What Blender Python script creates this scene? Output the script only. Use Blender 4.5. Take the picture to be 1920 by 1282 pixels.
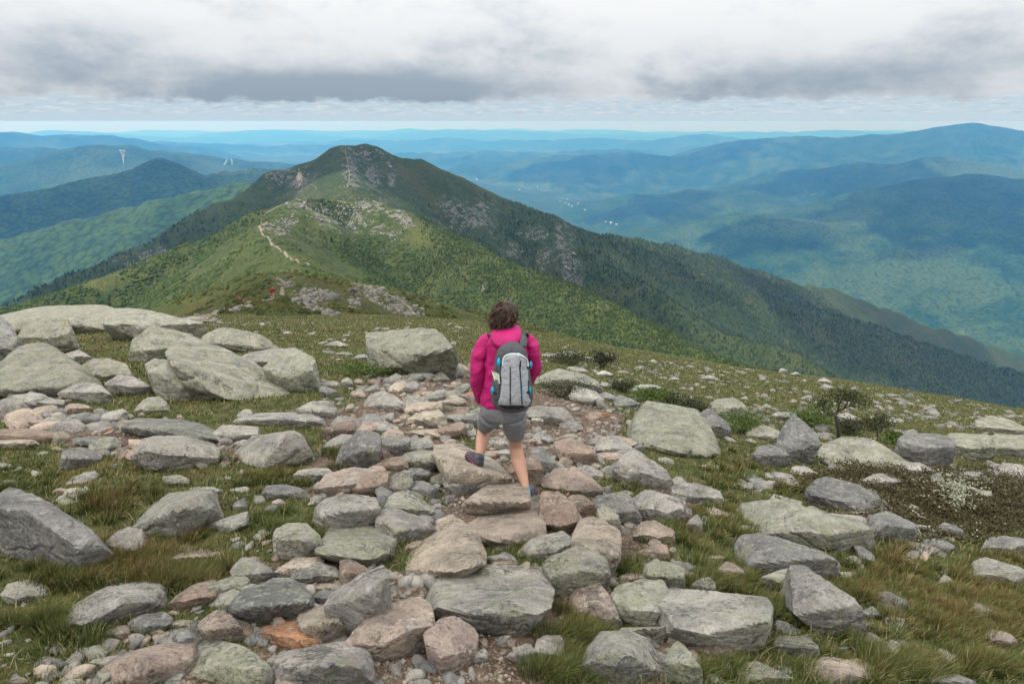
import bpy, bmesh, math, random
import numpy as np
from mathutils import Vector, Matrix

for o in list(bpy.data.objects):
    bpy.data.objects.remove(o, do_unlink=True)
random.seed(7)
RNG = np.random.default_rng(11)
scene = bpy.context.scene
COL = scene.collection

# ------------------------------------------------------------------ camera
PITCH = math.radians(17.9)
FPX, CX, CY = 1280.0, 960.0, 641.0          # focal length and centre in photograph pixels
cam_d = bpy.data.cameras.new('camera')
cam_d.lens = 24.0; cam_d.sensor_width = 36.0
cam_d.clip_start = 0.05; cam_d.clip_end = 250000.0
cam = bpy.data.objects.new('camera', cam_d); COL.objects.link(cam)
cam.location = (0, 0, 0)
cam.rotation_euler = (math.pi/2 - PITCH, 0, 0)
scene.camera = cam

# ------------------------------------------------------------------ view / render
vs = scene.view_settings
vs.view_transform = 'Standard'; vs.look = 'None'; vs.exposure = 0.50; vs.gamma = 1.0; vs.use_curve_mapping = False
scene.render.engine = 'CYCLES'
cy = scene.cycles
cy.use_denoising = True
try: cy.denoiser = 'OPENIMAGEDENOISE'
except Exception: pass
cy.max_bounces = 6; cy.diffuse_bounces = 3; cy.glossy_bounces = 2; cy.transmission_bounces = 3
cy.volume_bounces = 0; cy.transparent_max_bounces = 8
cy.caustics_reflective = False; cy.caustics_refractive = False
cy.sample_clamp_indirect = 6.0

# ------------------------------------------------------------------ sun
SUN_EL, SUN_AZ = math.radians(56), math.radians(-118)      # azimuth from +Y towards +X: left and a little behind
SUNV = np.array([math.sin(SUN_AZ)*math.cos(SUN_EL), math.cos(SUN_AZ)*math.cos(SUN_EL), math.sin(SUN_EL)])
sun_d = bpy.data.lights.new('sun', 'SUN'); sun_d.energy = 4.0; sun_d.angle = math.radians(1.5); sun_d.color = (1.0, 0.955, 0.88)
sun = bpy.data.objects.new('sun', sun_d); COL.objects.link(sun)
sun.rotation_euler = Vector(SUNV).to_track_quat('Z', 'Y').to_euler()

# ------------------------------------------------------------------ node expression helper
class X:
    def __init__(s, nt, sock): s.nt, s.s = nt, sock
    def _m(s, op, *a, clamp=False):
        n = s.nt.nodes.new('ShaderNodeMath'); n.operation = op; n.use_clamp = clamp
        for i, v in enumerate((s,)+a):
            if isinstance(v, X): s.nt.links.new(v.s, n.inputs[i])
            else: n.inputs[i].default_value = v
        return X(s.nt, n.outputs[0])
    def __add__(s, o): return s._m('ADD', o)
    __radd__ = __add__
    def __sub__(s, o): return s._m('SUBTRACT', o)
    def __rsub__(s, o): return (s*-1.0)+o
    def __mul__(s, o): return s._m('MULTIPLY', o)
    __rmul__ = __mul__
    def __truediv__(s, o): return s._m('DIVIDE', o)
    def pow(s, o): return s._m('POWER', o)
    def exp(s): return s._m('EXPONENT')
    def max(s, o): return s._m('MAXIMUM', o)
    def min(s, o): return s._m('MINIMUM', o)
    def clip(s): return s._m('ADD', 0.0, clamp=True)
    def atan2(s, o): return s._m('ARCTAN2', o)
    def step(s, a, b):                     # smoothstep a..b
        n = s.nt.nodes.new('ShaderNodeMapRange'); n.interpolation_type = 'SMOOTHSTEP'
        s.nt.links.new(s.s, n.inputs[0])
        n.inputs[1].default_value = a; n.inputs[2].default_value = b
        n.inputs[3].default_value = 0.0; n.inputs[4].default_value = 1.0
        return X(s.nt, n.outputs[0])
class NT:
    def __init__(s, nt): s.nt = nt
    def node(s, t, **kw):
        n = s.nt.nodes.new(t)
        for k, v in kw.items(): setattr(n, k, v)
        return n
    def link(s, a, b): s.nt.links.new(a.s if isinstance(a, X) else a, b)
    def x(s, sock): return X(s.nt, sock)
    def comb(s, a, b, c):
        n = s.node('ShaderNodeCombineXYZ')
        for i, v in enumerate((a, b, c)):
            if isinstance(v, X): s.link(v, n.inputs[i])
            else: n.inputs[i].default_value = v
        return X(s.nt, n.outputs[0])
    def sep(s, v):
        n = s.node('ShaderNodeSeparateXYZ'); s.link(v, n.inputs[0])
        return [X(s.nt, n.outputs[i]) for i in range(3)]
    def noise(s, vec, scale, detail=4.0, rough=0.55, dist=0.0, dim='3D'):
        n = s.node('ShaderNodeTexNoise'); n.noise_dimensions = dim
        s.link(vec, n.inputs['Vector']); n.inputs['Scale'].default_value = scale
        n.inputs['Detail'].default_value = detail; n.inputs['Roughness'].default_value = rough
        n.inputs['Distortion'].default_value = dist
        return X(s.nt, n.outputs[0])
    def voro(s, vec, scale, feature='F1', out=0, rnd=1.0):
        n = s.node('ShaderNodeTexVoronoi'); n.feature = feature
        s.link(vec, n.inputs['Vector']); n.inputs['Scale'].default_value = scale
        n.inputs['Randomness'].default_value = rnd
        return X(s.nt, n.outputs[out])
    def vmul(s, v, k):
        n = s.node('ShaderNodeVectorMath', operation='MULTIPLY'); s.link(v, n.inputs[0]); n.inputs[1].default_value = k
        return X(s.nt, n.outputs[0])
    def vadd(s, v, w):
        n = s.node('ShaderNodeVectorMath', operation='ADD'); s.link(v, n.inputs[0])
        if isinstance(w, X): s.link(w, n.inputs[1])
        else: n.inputs[1].default_value = w
        return X(s.nt, n.outputs[0])
    def mix(s, f, a, b, mode='MIX'):
        n = s.node('ShaderNodeMix', data_type='RGBA', blend_type=mode)
        for sock, v in ((n.inputs[0], f), (n.inputs[6], a), (n.inputs[7], b)):
            if isinstance(v, X): s.link(v, sock)
            elif isinstance(v, (int, float)): sock.default_value = v
            else: sock.default_value = (*v, 1.0)[:4]
        return X(s.nt, n.outputs[2])
    def bump(s, h, strength=0.5, dist=0.02, normal=None):
        n = s.node('ShaderNodeBump'); s.link(h, n.inputs['Height'])
        n.inputs['Strength'].default_value = strength; n.inputs['Distance'].default_value = dist
        if normal is not None: s.link(normal, n.inputs['Normal'])
        return X(s.nt, n.outputs[0])
    def attr(s, name, kind='GEOMETRY', out=2):
        n = s.node('ShaderNodeAttribute', attribute_type=kind, attribute_name=name)
        return X(s.nt, n.outputs[out])

def new_mat(name, rough=0.9, spec=0.25):
    m = bpy.data.materials.new(name); m.use_nodes = True
    b = m.node_tree.nodes['Principled BSDF']
    b.inputs['Roughness'].default_value = rough
    b.inputs['Specular IOR Level'].default_value = spec
    return m, NT(m.node_tree), b
def flat_mat(name, col, rough=0.85, spec=0.25, var=0.15, scale=30.0, bump=0.0):
    m, t, b = new_mat(name, rough, spec)
    co = t.node('ShaderNodeTexCoord'); p = t.x(co.outputs['Object'])
    n = t.noise(p, scale, 4.0, 0.6)
    lo = tuple(c*(1-var) for c in col); hi = tuple(min(1, c*(1+var)) for c in col)
    t.link(t.mix(n.step(0.3, 0.7), lo, hi), b.inputs['Base Color'])
    if bump: t.link(t.bump(n, bump, 0.004), b.inputs['Normal'])
    return m

# ------------------------------------------------------------------ world: Nishita sky under a procedural cloud deck
world = bpy.data.worlds.new('World'); scene.world = world; world.use_nodes = True
wt = NT(world.node_tree); wn = world.node_tree.nodes
bg = wn['Background']; bg.inputs['Strength'].default_value = 0.1
sky = wt.node('ShaderNodeTexSky', sky_type='NISHITA')
sky.sun_disc = False; sky.sun_elevation = SUN_EL; sky.sun_rotation = SUN_AZ; sky.altitude = 1500; sky.air_density = 1.0; sky.dust_density = 1.2; sky.ozone_density = 1.4
tc = wt.node('ShaderNodeTexCoord')
D = wt.x(tc.outputs['Generated'])
dx, dy, dz = wt.sep(D)
az = dx.atan2(dy)                        # radians, 0 = straight ahead
el = dz                                  # sine of elevation
zc = dz.max(0.0) + 0.045
P = wt.comb(dx/zc, dy/zc, 0.3)           # position on a flat cloud deck
warp = wt.noise(P, 0.55, 6.0, 0.62)
warp2 = wt.noise(wt.vadd(P, (31.0, 7.0, 2.0)), 0.22, 5.0, 0.55)
Q = wt.comb(az*8.5, el*17.0, 0.0)
soft = wt.noise(Q, 0.75, 7.0, 0.55, 0.0)
fine = wt.noise(wt.comb(az*28.0, el*52.0, 3.0), 1.0, 7.0, 0.6, 0.0)
def blob(a0, e0, wa, we, k):
    a = (az - math.radians(a0) + (soft-0.5)*0.16)/math.radians(wa)
    e = (el - math.sin(math.radians(e0)) + (soft-0.5)*0.035)/math.sin(math.radians(we))
    return ((a*a + e*e)*-1.0).exp()*k
dark = blob(-19, 2.4, 10, 1.5, 0.72) + blob(-7, 2.4, 9, 1.3, 0.8) + blob(19, 2.5, 8, 1.35, 0.95) + blob(-29, 4.6, 8, 2.6, 0.38) + blob(-38, 6.0, 8, 3.0, 0.18) + blob(33, 5.5, 8, 2.6, 0.3) + blob(-13, 2.2, 16, 1.0, 0.35) + blob(13, 5.2, 6, 1.2, 0.3) + blob(28, 3.1, 7, 1.6, 0.35) + blob(-2, 5.2, 7, 1.2, 0.25)
glow = blob(8.5, 3.6, 2.6, 2.0, 0.35) + blob(21, 6.8, 11, 1.8, 0.45) + blob(-24, 7.4, 9, 1.5, 0.4)
general = (0.5-warp2)*1.5
shade = (dark*0.68 - glow*0.8 + general*0.3 + (soft-0.5)*1.55 + (fine-0.5)*0.5 + 0.22).clip()
deckcol = wt.mix(shade.step(0.0, 0.95), (4.75, 5.05, 5.35), (2.2, 2.75, 3.35))
zen = wt.comb(el.max(0.0)*3.1+0.93, el.max(0.0)*2.7+0.93, el.max(0.0)*2.3+0.93)      # an overcast sky brightens towards the zenith
deckcol = wt.mix(1.0, deckcol, zen, 'MULTIPLY')
# the deck covers everything above a ragged lower edge; below it rows of small cumulus and then pale haze
edge = el + (fine-0.5)*0.030 + (soft-0.5)*0.012
deck = edge.step(0.021, 0.031)
puff_n = wt.noise(wt.comb(az*55.0, el*240.0, 9.0), 1.0, 6.0, 0.58, 0.0)
puff = puff_n.step(0.43, 0.58) * el.step(0.005, 0.012)
puffcol = wt.mix(wt.noise(wt.comb(az*48.0, el*300.0, 19.0), 1.0, 4.0, 0.55).step(0.4, 0.66), (5.2, 5.5, 5.75), (3.1, 3.85, 4.6))
haze_low = wt.mix(el.step(-0.02, 0.03), (3.7, 4.8, 5.5), (3.5, 4.5, 5.35))
clear = wt.mix(0.9, sky.outputs[0] and wt.x(sky.outputs[0]), haze_low)
low = wt.mix(puff*0.62, clear, puffcol)
fin = wt.mix(deck, low, deckcol)
wt.link(fin, bg.inputs['Color'])
try: world.cycles.sampling_method = 'MANUAL'; world.cycles.sample_map_resolution = 512
except Exception: pass

# ------------------------------------------------------------------ numeric noise
def _hash(ix, iy, iz, seed):
    h = (ix.astype(np.int64)*374761393 + iy.astype(np.int64)*668265263 + iz.astype(np.int64)*2147483647 + seed*1274126177) & 0xFFFFFFFF
    h = ((h ^ (h >> 13))*1274126177) & 0xFFFFFFFF
    h = ((h ^ (h >> 16))*2246822519) & 0xFFFFFFFF
    return ((h ^ (h >> 15)) & 0xFFFFFF)/float(0xFFFFFF)
def vnoise(x, y, z, seed=0):
    x = np.asarray(x, float); y = np.asarray(y, float); z = np.broadcast_to(np.asarray(z, float), x.shape)
    ix, iy, iz = np.floor(x), np.floor(y), np.floor(z)
    fx, fy, fz = x-ix, y-iy, z-iz
    fx, fy, fz = [f*f*f*(f*(f*6-15)+10) for f in (fx, fy, fz)]
    r = 0
    for a in (0, 1):
        for b in (0, 1):
            for c in (0, 1):
                w = (fx if a else 1-fx)*(fy if b else 1-fy)*(fz if c else 1-fz)
                r = r + w*_hash(ix+a, iy+b, iz+c, seed)
    return r*2-1
def fbm(x, y, z, octs=4, seed=0, gain=0.5):
    s = 0; a = 1.0; t = 0
    for i in range(octs):
        s = s + a*vnoise(x, y, z, seed+i*17); t += a; a *= gain
        x, y = 1.9*x*0.8+1.9*y*0.6+5.2, -1.9*x*0.6+1.9*y*0.8+1.3; z = z*1.9+2.7
    return s/t
def sstep(a, b, x):
    t = np.clip((x-a)/(b-a), 0, 1); return t*t*(3-2*t)

# ------------------------------------------------------------------ pixel <-> world
CP, SP = math.cos(PITCH), math.sin(PITCH)
def pdir(px, py):
    u = (np.asarray(px, float)-CX)/FPX; v = (CY-np.asarray(py, float))/FPX
    return np.stack([u, CP+v*SP, -SP+v*CP], -1)
def at_y(px, py, Y):                     # point of the pixel's ray with world y = Y
    d = pdir(px, py); return d*(np.asarray(Y)/d[..., 1])[..., None]
def at_r(px, py, r):                     # ... at horizontal distance r
    d = pdir(px, py); return d*(np.asarray(r)/np.hypot(d[..., 0], d[..., 1]))[..., None]
def to_px(p):
    p = np.asarray(p, float); zc_ = p[..., 1]*CP - p[..., 2]*SP
    return CX+FPX*p[..., 0]/zc_, CY-FPX*(p[..., 1]*SP+p[..., 2]*CP)/zc_

# ------------------------------------------------------------------ terrain as a height function
_TH = np.radians([-180, -90, -60, -38, -20, -5, 6.6, 20, 38.5, 60, 90, 180])
_SR = np.array([0.03, 0.06, 0.17, 0.232, 0.262, 0.287, 0.322, 0.343, 0.339, 0.28, 0.15, 0.03])
def h_ground(x, y):
    r = np.hypot(x, y); th = np.arctan2(x, y)
    sr = np.interp(th, _TH, _SR) - 0.041
    z = -1.65 - sr*r - 0.00026*r*r - 0.0007*np.maximum(r-130, 0)**2
    near = sstep(0.5, 3.0, r)
    z = z + near*(0.055*fbm(x/1.3, y/1.3, 0.5, 3, 3) + 0.16*sstep(6, 25, r)*fbm(x/6.0, y/6.0, 1.5, 3, 5) + 0.55*sstep(25, 80, r)*fbm(x/22.0, y/22.0, 2.5, 3, 9))
    return z
def dens(pts, n=6):
    p = at_r(*[np.array(c, float) for c in zip(*pts)])
    t = np.arange(len(p)); tt = np.linspace(0, len(p)-1, (len(p)-1)*n+1)
    return np.stack([np.interp(tt, t, p[:, k]) for k in range(3)], -1)
COMPS = {}
COMPS['knoll'] = dict(s=0.42, a=5.0, pts=[
    dens([(330,578,150),(380,556,150),(440,533,145),(500,513,140),(560,513,140),(650,531,138),(730,556,130),(800,598,118)]),
    dens([(500,592,58),(510,572,90),(520,545,112),(525,513,138)])], noise=[(1.6, 14, 4), (0.5, 4, 3)], grow=0.1)
COMPS['ridge'] = dict(s=0.62, a=9.0, pts=[
    dens([(-250,680,500),(-120,630,530),(0,587,560),(180,531,600),(300,483,620),(400,438,640),(480,396,660),(560,374,680),(620,370,695),(660,366,700),(700,370,690),(760,389,670),(830,431,640),(900,466,610),(1000,511,570),(1100,556,540),(1200,601,500),(1300,646,470),(1420,692,440),(1560,745,420)]),
    dens([(545,508,230),(560,492,300),(530,466,380),(500,442,470),(505,405,580),(560,376,670)]),
    dens([(640,515,210),(760,560,260),(900,640,300),(1050,720,330)], 4)], noise=[(9.0, 75, 5), (2.2, 16, 4)], grow=0.02)
COMPS['mountain'] = dict(s=0.66, a=14.0, pts=[
    dens([(-250,690,1210),(-150,642,1230),(0,574,1260),(100,532,1280),(200,489,1300),(300,442,1320),(420,371,1350),(500,330,1370),(522,321,1374),(545,315,1380),(600,286,1390),(630,268,1397),(650,265,1400),(680,268,1400),(700,277,1400),(745,300,1390),(785,303,1390),(800,312,1390),(860,338,1390),(920,363,1390),(980,391,1390),(1050,413,1400),(1100,430,1420)]),
    dens([(650,266,1400),(652,310,1250),(655,345,1050),(660,362,900),(670,368,720)]),
    dens([(1090,427,1420),(1180,446,1560),(1280,468,1750),(1420,503,2100),(1560,546,2500),(1700,592,2900),(1900,658,3300)]),
    dens([(960,400,1360),(1080,480,1180),(1250,565,1080),(1450,655,1000),(1620,722,960),(1800,790,930)]),
    dens([(1150,452,1440),(1280,500,1560),(1400,540,1680),(1550,585,1850),(1700,630,2050),(1920,695,2300)]),
    dens([(820,345,1370),(880,420,1200),(960,500,1050),(1050,580,960)])], noise=[(26.0, 170, 5), (5.0, 30, 4)], grow=0.012)
COMPS['forested_hill'] = dict(s=0.60, a=16.0, pts=[
    dens([(-250,385,4200),(0,362,4300),(100,345,4300),(200,321,4300),(255,309,4300),(278,298,4300),(295,293,4300),(311,299,4300),(340,315,4300),(370,328,4350),(430,318,4600),(480,312,4700),(550,318,4700),(700,335,4700)]),
    dens([(520,336,2700),(467,338,2700),(400,352,2750),(333,366,2800),(233,392,2900),(100,425,3000),(0,452,3100),(-200,500,3200)])], noise=[(20.0, 420, 5), (7.0, 70, 4)], grow=0.006)
COMPS['hills'] = dict(s=0.34, a=180.0, pts=[
    dens([(-100,335,7800),(0,322,8000),(60,300,8000),(117,283,8000),(167,269,8000),(233,269,8000),(300,279,8000),(380,292,8200),(430,300,8400),(520,306,8600),(640,315,9000)]),
    dens([(-250,268,10500),(-100,265,10500),(0,268,10500),(60,271,10500),(120,279,10500),(180,296,10500)]),
    dens([(-250,246,15000),(-100,245,15000),(0,247,15000),(33,249,15000),(100,252,15000),(123,248,15000),(145,251,15000),(200,254,15500),(267,265,16000),(330,270,16500),(400,278,17000)]),
    dens([(300,262,21000),(420,264,21000),(520,268,21000),(640,270,21000)]),
    dens([(650,258,27000),(740,262,27000),(840,256,27000),(900,262,27000),(1050,262,26000),(1120,258,26000),(1180,263,26000),(1260,257,24000),(1290,252,24000),(1320,249,24000),(1360,256,24000),(1420,266,24000)]),
    dens([(1300,282,14500),(1350,270,14300),(1400,262,14000),(1480,256,14000),(1540,255,14000),(1600,256,14000),(1680,250,14000),(1740,242,14000),(1780,235,14000),(1830,230,14000),(1880,236,14000),(1950,244,14000),(2200,255,14000)]),
    dens([(1480,316,10200),(1540,308,10200),(1620,298,10300),(1700,302,10300),(1745,292,10200),(1800,294,10300),(1920,310,10500),(2200,318,10500)]),
    dens([(1480,420,6900),(1560,398,7000),(1640,372,7200),(1720,346,7400),(1790,328,7500),(1850,317,7500),(1920,324,7600),(2200,345,7600)]),
    dens([(1180,352,9300),(1290,342,9200),(1400,352,9000)]),
    dens([(1220,425,6700),(1330,408,6600),(1440,402,6500),(1530,420,6300)]),
    dens([(880,300,13500),(1000,292,13500),(1120,286,13500),(1240,292,13500)]),
    dens([(700,290,17000),(850,281,17000),(1000,284,17000),(1180,276,17500)])], noise=[(120.0, 1500, 6), (32.0, 300, 4)], grow=0.02)
for k, c in COMPS.items():
    c['p'] = np.concatenate(c['pts'])
def far_range(x, y):                      # long low ranges near the horizon
    r = np.hypot(x, y); th = np.arctan2(x, y)
    n = fbm(th*9+3, np.full_like(th, .3), r/9000.0, 4, 91)
    return -1250 - r*r/1.48e7 + (620+n*520)*sstep(30000, 44000, r)
def h_valley(x, y):
    r = np.hypot(x, y)
    side = sstep(-0.25, 0.25, x/np.maximum(r, 1))
    base = -(880*(1-side) + 1240*side) - r*r/1.48e7
    return base + (70+0.009*np.minimum(r, 26000))*fbm(x/2600., y/2600., 3.3, 5, 41)*sstep(1500, 5000, r) + 10*fbm(x/180., y/180., 1.1, 3, 51)
def h_comp(k, x, y):
    c = COMPS[k]; p = c['p']; out = np.empty(x.shape)
    n = max(1, 6000000//len(p))
    for i in range(0, len(x), n):
        ddx = x[i:i+n, None].astype(np.float32)-p[None, :, 0].astype(np.float32); ddy = y[i:i+n, None].astype(np.float32)-p[None, :, 1].astype(np.float32)
        h = p[None, :, 2].astype(np.float32) - c['s']*(np.sqrt(ddx*ddx+ddy*ddy+c['a']**2)-c['a'])
        out[i:i+n] = h.max(1)
    res = out.copy()
    for j, (amp, sc, oc) in enumerate(c['noise']):
        nn = fbm(x/sc, y/sc, 0.7+j, oc, 60+j*7+len(k))
        if j == 0: nn = nn - 0.5*np.abs(fbm(x/sc*0.8+9, y/sc*0.8, 4.4, oc, 77+len(k)))      # gullies
        res += amp*nn
    return res
KEYS = ['ground', 'knoll', 'ridge', 'mountain', 'forested_hill', 'hills', 'valley']
def h_all(x, y, which=False):
    x = np.asarray(x, float); y = np.asarray(y, float); sh = x.shape; x = x.ravel(); y = y.ravel()
    r = np.hypot(x, y)
    best = h_ground(x, y); arg = np.zeros(len(x), int)
    def take(v, m, i):
        idx = np.nonzero(m)[0]
        b = v > best[idx]; best[idx[b]] = v[b]; arg[idx[b]] = i
    for i, (k, lo, hi) in enumerate((('knoll', 45, 420), ('ridge', 150, 3000), ('mountain', 550, 6000), ('forested_hill', 1600, 12000), ('hills', 3500, 60000)), 1):
        m = (r > lo) & (r < hi) & (np.abs(np.arctan2(x, y)) < 1.2)
        if m.any(): take(h_comp(k, x[m], y[m]), m, i)
    m = r > 300
    if m.any():
        take(h_valley(x[m], y[m]), m, 6)
        take(far_range(x[m], y[m]), m, 5)
    return (best.reshape(sh), arg.reshape(sh)) if which else best.reshape(sh)

def ray_hit(px, py, f=None, r0=1.2, r1=60000, n=420):
    f = f or h_fast
    px = np.atleast_1d(np.asarray(px, float)); py = np.atleast_1d(np.asarray(py, float))
    d = pdir(px, py); d = d/np.hypot(d[:, 0], d[:, 1])[:, None]
    rr = np.geomspace(r0, r1, n)
    pts = d[:, None, :]*rr[None, :, None]
    below = pts[..., 2] < f(pts[..., 0].ravel(), pts[..., 1].ravel()).reshape(pts.shape[:2])
    i = np.argmax(below, 1); ok = below.any(1)
    lo = rr[np.maximum(i-1, 0)]; hi = rr[i]
    for _ in range(14):
        mid = (lo+hi)/2; q = d*mid[:, None]
        b = q[:, 2] < f(q[:, 0], q[:, 1])
        hi = np.where(b, mid, hi); lo = np.where(b, lo, mid)
    out = d*hi[:, None]; out[~ok] = np.nan
    return out
def ground_hit(px, py):
    return ray_hit(px, py, h_fast, 1.0, 140, 260)

# ------------------------------------------------------------------ object helpers
def tag(o, label=None, cat=None, group=None, kind=None):
    if label: o['label'] = label
    if cat: o['category'] = cat
    if group: o['group'] = group
    if kind: o['kind'] = kind
    return o
def mesh_obj(name, verts, faces, mat=None, parent=None, smooth=True, loc=None):
    me = bpy.data.meshes.new(name)
    verts = np.asarray(verts, np.float64)
    if loc is not None: verts = verts - np.asarray(loc)[None, :]
    if isinstance(faces, np.ndarray):
        nf, k = faces.shape
        me.vertices.add(len(verts)); me.vertices.foreach_set('co', verts.astype(np.float32).ravel())
        me.loops.add(nf*k); me.loops.foreach_set('vertex_index', faces.astype(np.int32).ravel())
        me.polygons.add(nf); me.polygons.foreach_set('loop_start', np.arange(0, nf*k, k, dtype=np.int32))
        me.polygons.foreach_set('loop_total', np.full(nf, k, np.int32))
        me.update(calc_edges=True); me.validate()
    else:
        me.from_pydata([tuple(v) for v in verts], [], faces); me.update()
    if smooth: me.polygons.foreach_set('use_smooth', np.ones(len(me.polygons), bool))
    if mat: me.materials.append(mat)
    o = bpy.data.objects.new(name, me); COL.objects.link(o)
    if loc is not None: o.location = tuple(loc)
    if parent is not None: o.parent = parent
    return o
def set_attr(me, name, vals):
    a = me.attributes.new(name, 'FLOAT', 'POINT'); a.data.foreach_set('value', np.asarray(vals, np.float32))
def empty(name, loc=(0, 0, 0), rz=0.0):
    o = bpy.data.objects.new(name, None); COL.objects.link(o); o.location = loc; o.rotation_euler = (0, 0, rz); o.empty_display_size = 0.2
    return o

# ------------------------------------------------------------------ terrain materials
def mat_ground():
    m, t, b = new_mat('alpine_turf', 0.95, 0.15)
    g = t.node('ShaderNodeNewGeometry'); p = t.x(g.outputs['Position'])
    dirt = t.attr('dirt'); n1 = t.noise(p, 0.9, 6.0, 0.62); n2 = t.noise(p, 5.0, 6.0, 0.65); n3 = t.noise(p, 38.0, 5.0, 0.7); n4 = t.noise(p, 0.12, 5.0, 0.6)
    turf = t.mix(n2.step(0.38, 0.62), (0.048, 0.058, 0.018), (0.110, 0.108, 0.040))
    turf = t.mix((n1*0.6+n4*0.4).step(0.50, 0.60), turf, (0.100, 0.078, 0.028))
    turf = t.mix((n3*0.6+n2*0.4).step(0.56, 0.66), turf, (0.20, 0.165, 0.10))
    soil = t.mix(n2.step(0.35, 0.65), (0.055, 0.038, 0.027), (0.150, 0.106, 0.076))
    soil = t.mix(n3.step(0.50, 0.62), soil, (0.25, 0.19, 0.15))
    f = (dirt + (n2-0.5)*0.9 + (n3-0.5)*0.4).step(0.36, 0.56)
    t.link(t.mix(f, turf, soil), b.inputs['Base Color'])
    t.link(t.bump(n3*0.7+n2, 0.8, 0.05), b.inputs['Normal'])
    return m
def mat_alpine(name, lo, hi, warm, scale, rocktone):
    m, t, b = new_mat(name, 0.95, 0.12)
    g = t.node('ShaderNodeNewGeometry'); p = t.x(g.outputs['Position'])
    rock = t.attr('rock'); pale = t.attr('pale')
    nz = t.sep(t.x(g.outputs['Normal']))[2]
    n1 = t.noise(p, 0.012*scale, 6.0, 0.6); n2 = t.noise(p, 0.09*scale, 7.0, 0.65); n3 = t.noise(p, 0.5*scale, 5.0, 0.68)
    veg = t.mix(n2.step(0.36, 0.64), lo, hi)
    veg = t.mix((n1*0.65+n3*0.35).step(0.50, 0.62), veg, warm)
    veg = t.mix(n3.step(0.60, 0.42)*0.55, veg, tuple(c*0.45 for c in lo))
    rk = t.mix(n3.step(0.35, 0.65), tuple(c*0.5 for c in rocktone), tuple(c*1.35 for c in rocktone))
    f = (rock*0.55 + (n2-0.5)*2.6 + (n3-0.5)*2.0).step(0.50, 0.66)*rock.step(0.08, 0.3)
    speck = (t.noise(p, 0.22*scale, 4.0, 0.8)).step(0.655, 0.70)*0.55
    c = t.mix(f.max(speck*(1.0-nz.step(0.90, 0.98)*0.5)), veg, rk)
    c = t.mix((pale*0.8 + (n3-0.5)*2.2).step(0.45, 0.62)*pale.step(0.1, 0.3), c, (0.40, 0.33, 0.27))
    t.link(c, b.inputs['Base Color'])
    t.link(t.bump(n3*1.2+n2*1.5, 1.0, 1.6/scale), b.inputs['Normal'])
    return m
def mat_forest(name, lo, hi, warm):
    m, t, b = new_mat(name, 0.95, 0.1)
    g = t.node('ShaderNodeNewGeometry'); p = t.x(g.outputs['Position'])
    pale = t.attr('pale')
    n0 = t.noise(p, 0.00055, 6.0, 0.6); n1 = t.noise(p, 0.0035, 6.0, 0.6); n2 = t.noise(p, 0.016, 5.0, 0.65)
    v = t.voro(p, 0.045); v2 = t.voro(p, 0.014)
    c = t.mix((n1*0.5+n2*0.5).step(0.40, 0.60), lo, hi)
    c = t.mix((n0*0.7+n1*0.3).step(0.50, 0.60), c, warm)
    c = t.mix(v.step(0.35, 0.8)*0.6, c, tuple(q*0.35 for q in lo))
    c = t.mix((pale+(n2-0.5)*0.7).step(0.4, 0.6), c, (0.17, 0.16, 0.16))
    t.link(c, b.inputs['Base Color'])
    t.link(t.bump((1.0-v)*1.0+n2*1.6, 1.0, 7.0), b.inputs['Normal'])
    return m
TMAT = {
 'ground': mat_ground(),
 'knoll': mat_alpine('knoll_heath', (0.050, 0.066, 0.020), (0.085, 0.092, 0.030), (0.105, 0.085, 0.040), 4.0, (0.22, 0.21, 0.19)),
 'ridge': mat_alpine('ridge_heath', (0.036, 0.056, 0.018), (0.072, 0.090, 0.027), (0.105, 0.112, 0.036), 1.6, (0.17, 0.165, 0.15)),
 'mountain': mat_alpine('mountain_heath', (0.030, 0.050, 0.017), (0.058, 0.078, 0.026), (0.074, 0.080, 0.030), 0.8, (0.135, 0.135, 0.128)),
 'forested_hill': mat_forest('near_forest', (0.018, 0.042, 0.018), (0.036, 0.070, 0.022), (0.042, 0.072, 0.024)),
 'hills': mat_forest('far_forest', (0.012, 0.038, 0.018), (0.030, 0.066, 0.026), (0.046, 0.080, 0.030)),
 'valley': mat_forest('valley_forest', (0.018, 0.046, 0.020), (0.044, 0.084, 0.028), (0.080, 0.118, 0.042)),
}

# ------------------------------------------------------------------ terrain mesh: one height field, cut into its landforms
def arc(a, b, n): return np.linspace(math.radians(a), math.radians(b), n, endpoint=False)
AZ = np.concatenate([arc(-180, -48, 26), arc(-48, 48, 500), arc(48, 180, 26)])
RR = np.concatenate([np.geomspace(0.7, 110, 190, endpoint=False), np.geomspace(110, 2600, 320, endpoint=False), np.geomspace(2600, 75000, 150)])
A2, R2 = np.meshgrid(AZ, RR, indexing='ij')
TX, TY = R2*np.sin(A2), R2*np.cos(A2)
TZ, TW = h_all(TX, TY, True)
_LR = np.log(RR); _IA = np.arange(len(AZ)); _IR = np.arange(len(RR))
def h_fast(x, y, which=False):            # the height of the finished mesh
    x = np.asarray(x, float); y = np.asarray(y, float)
    fa = np.interp(np.arctan2(x, y), AZ, _IA); fr = np.interp(np.log(np.maximum(np.hypot(x, y), 0.71)), _LR, _IR)
    i = np.minimum(fa.astype(int), len(AZ)-2); j = np.minimum(fr.astype(int), len(RR)-2); u = fa-i; v = fr-j
    z = (TZ[i, j]*(1-u)+TZ[i+1, j]*u)*(1-v)+(TZ[i, j+1]*(1-u)+TZ[i+1, j+1]*u)*v
    return (z, TW[i, j]) if which else z
na, nr = TX.shape
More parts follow.
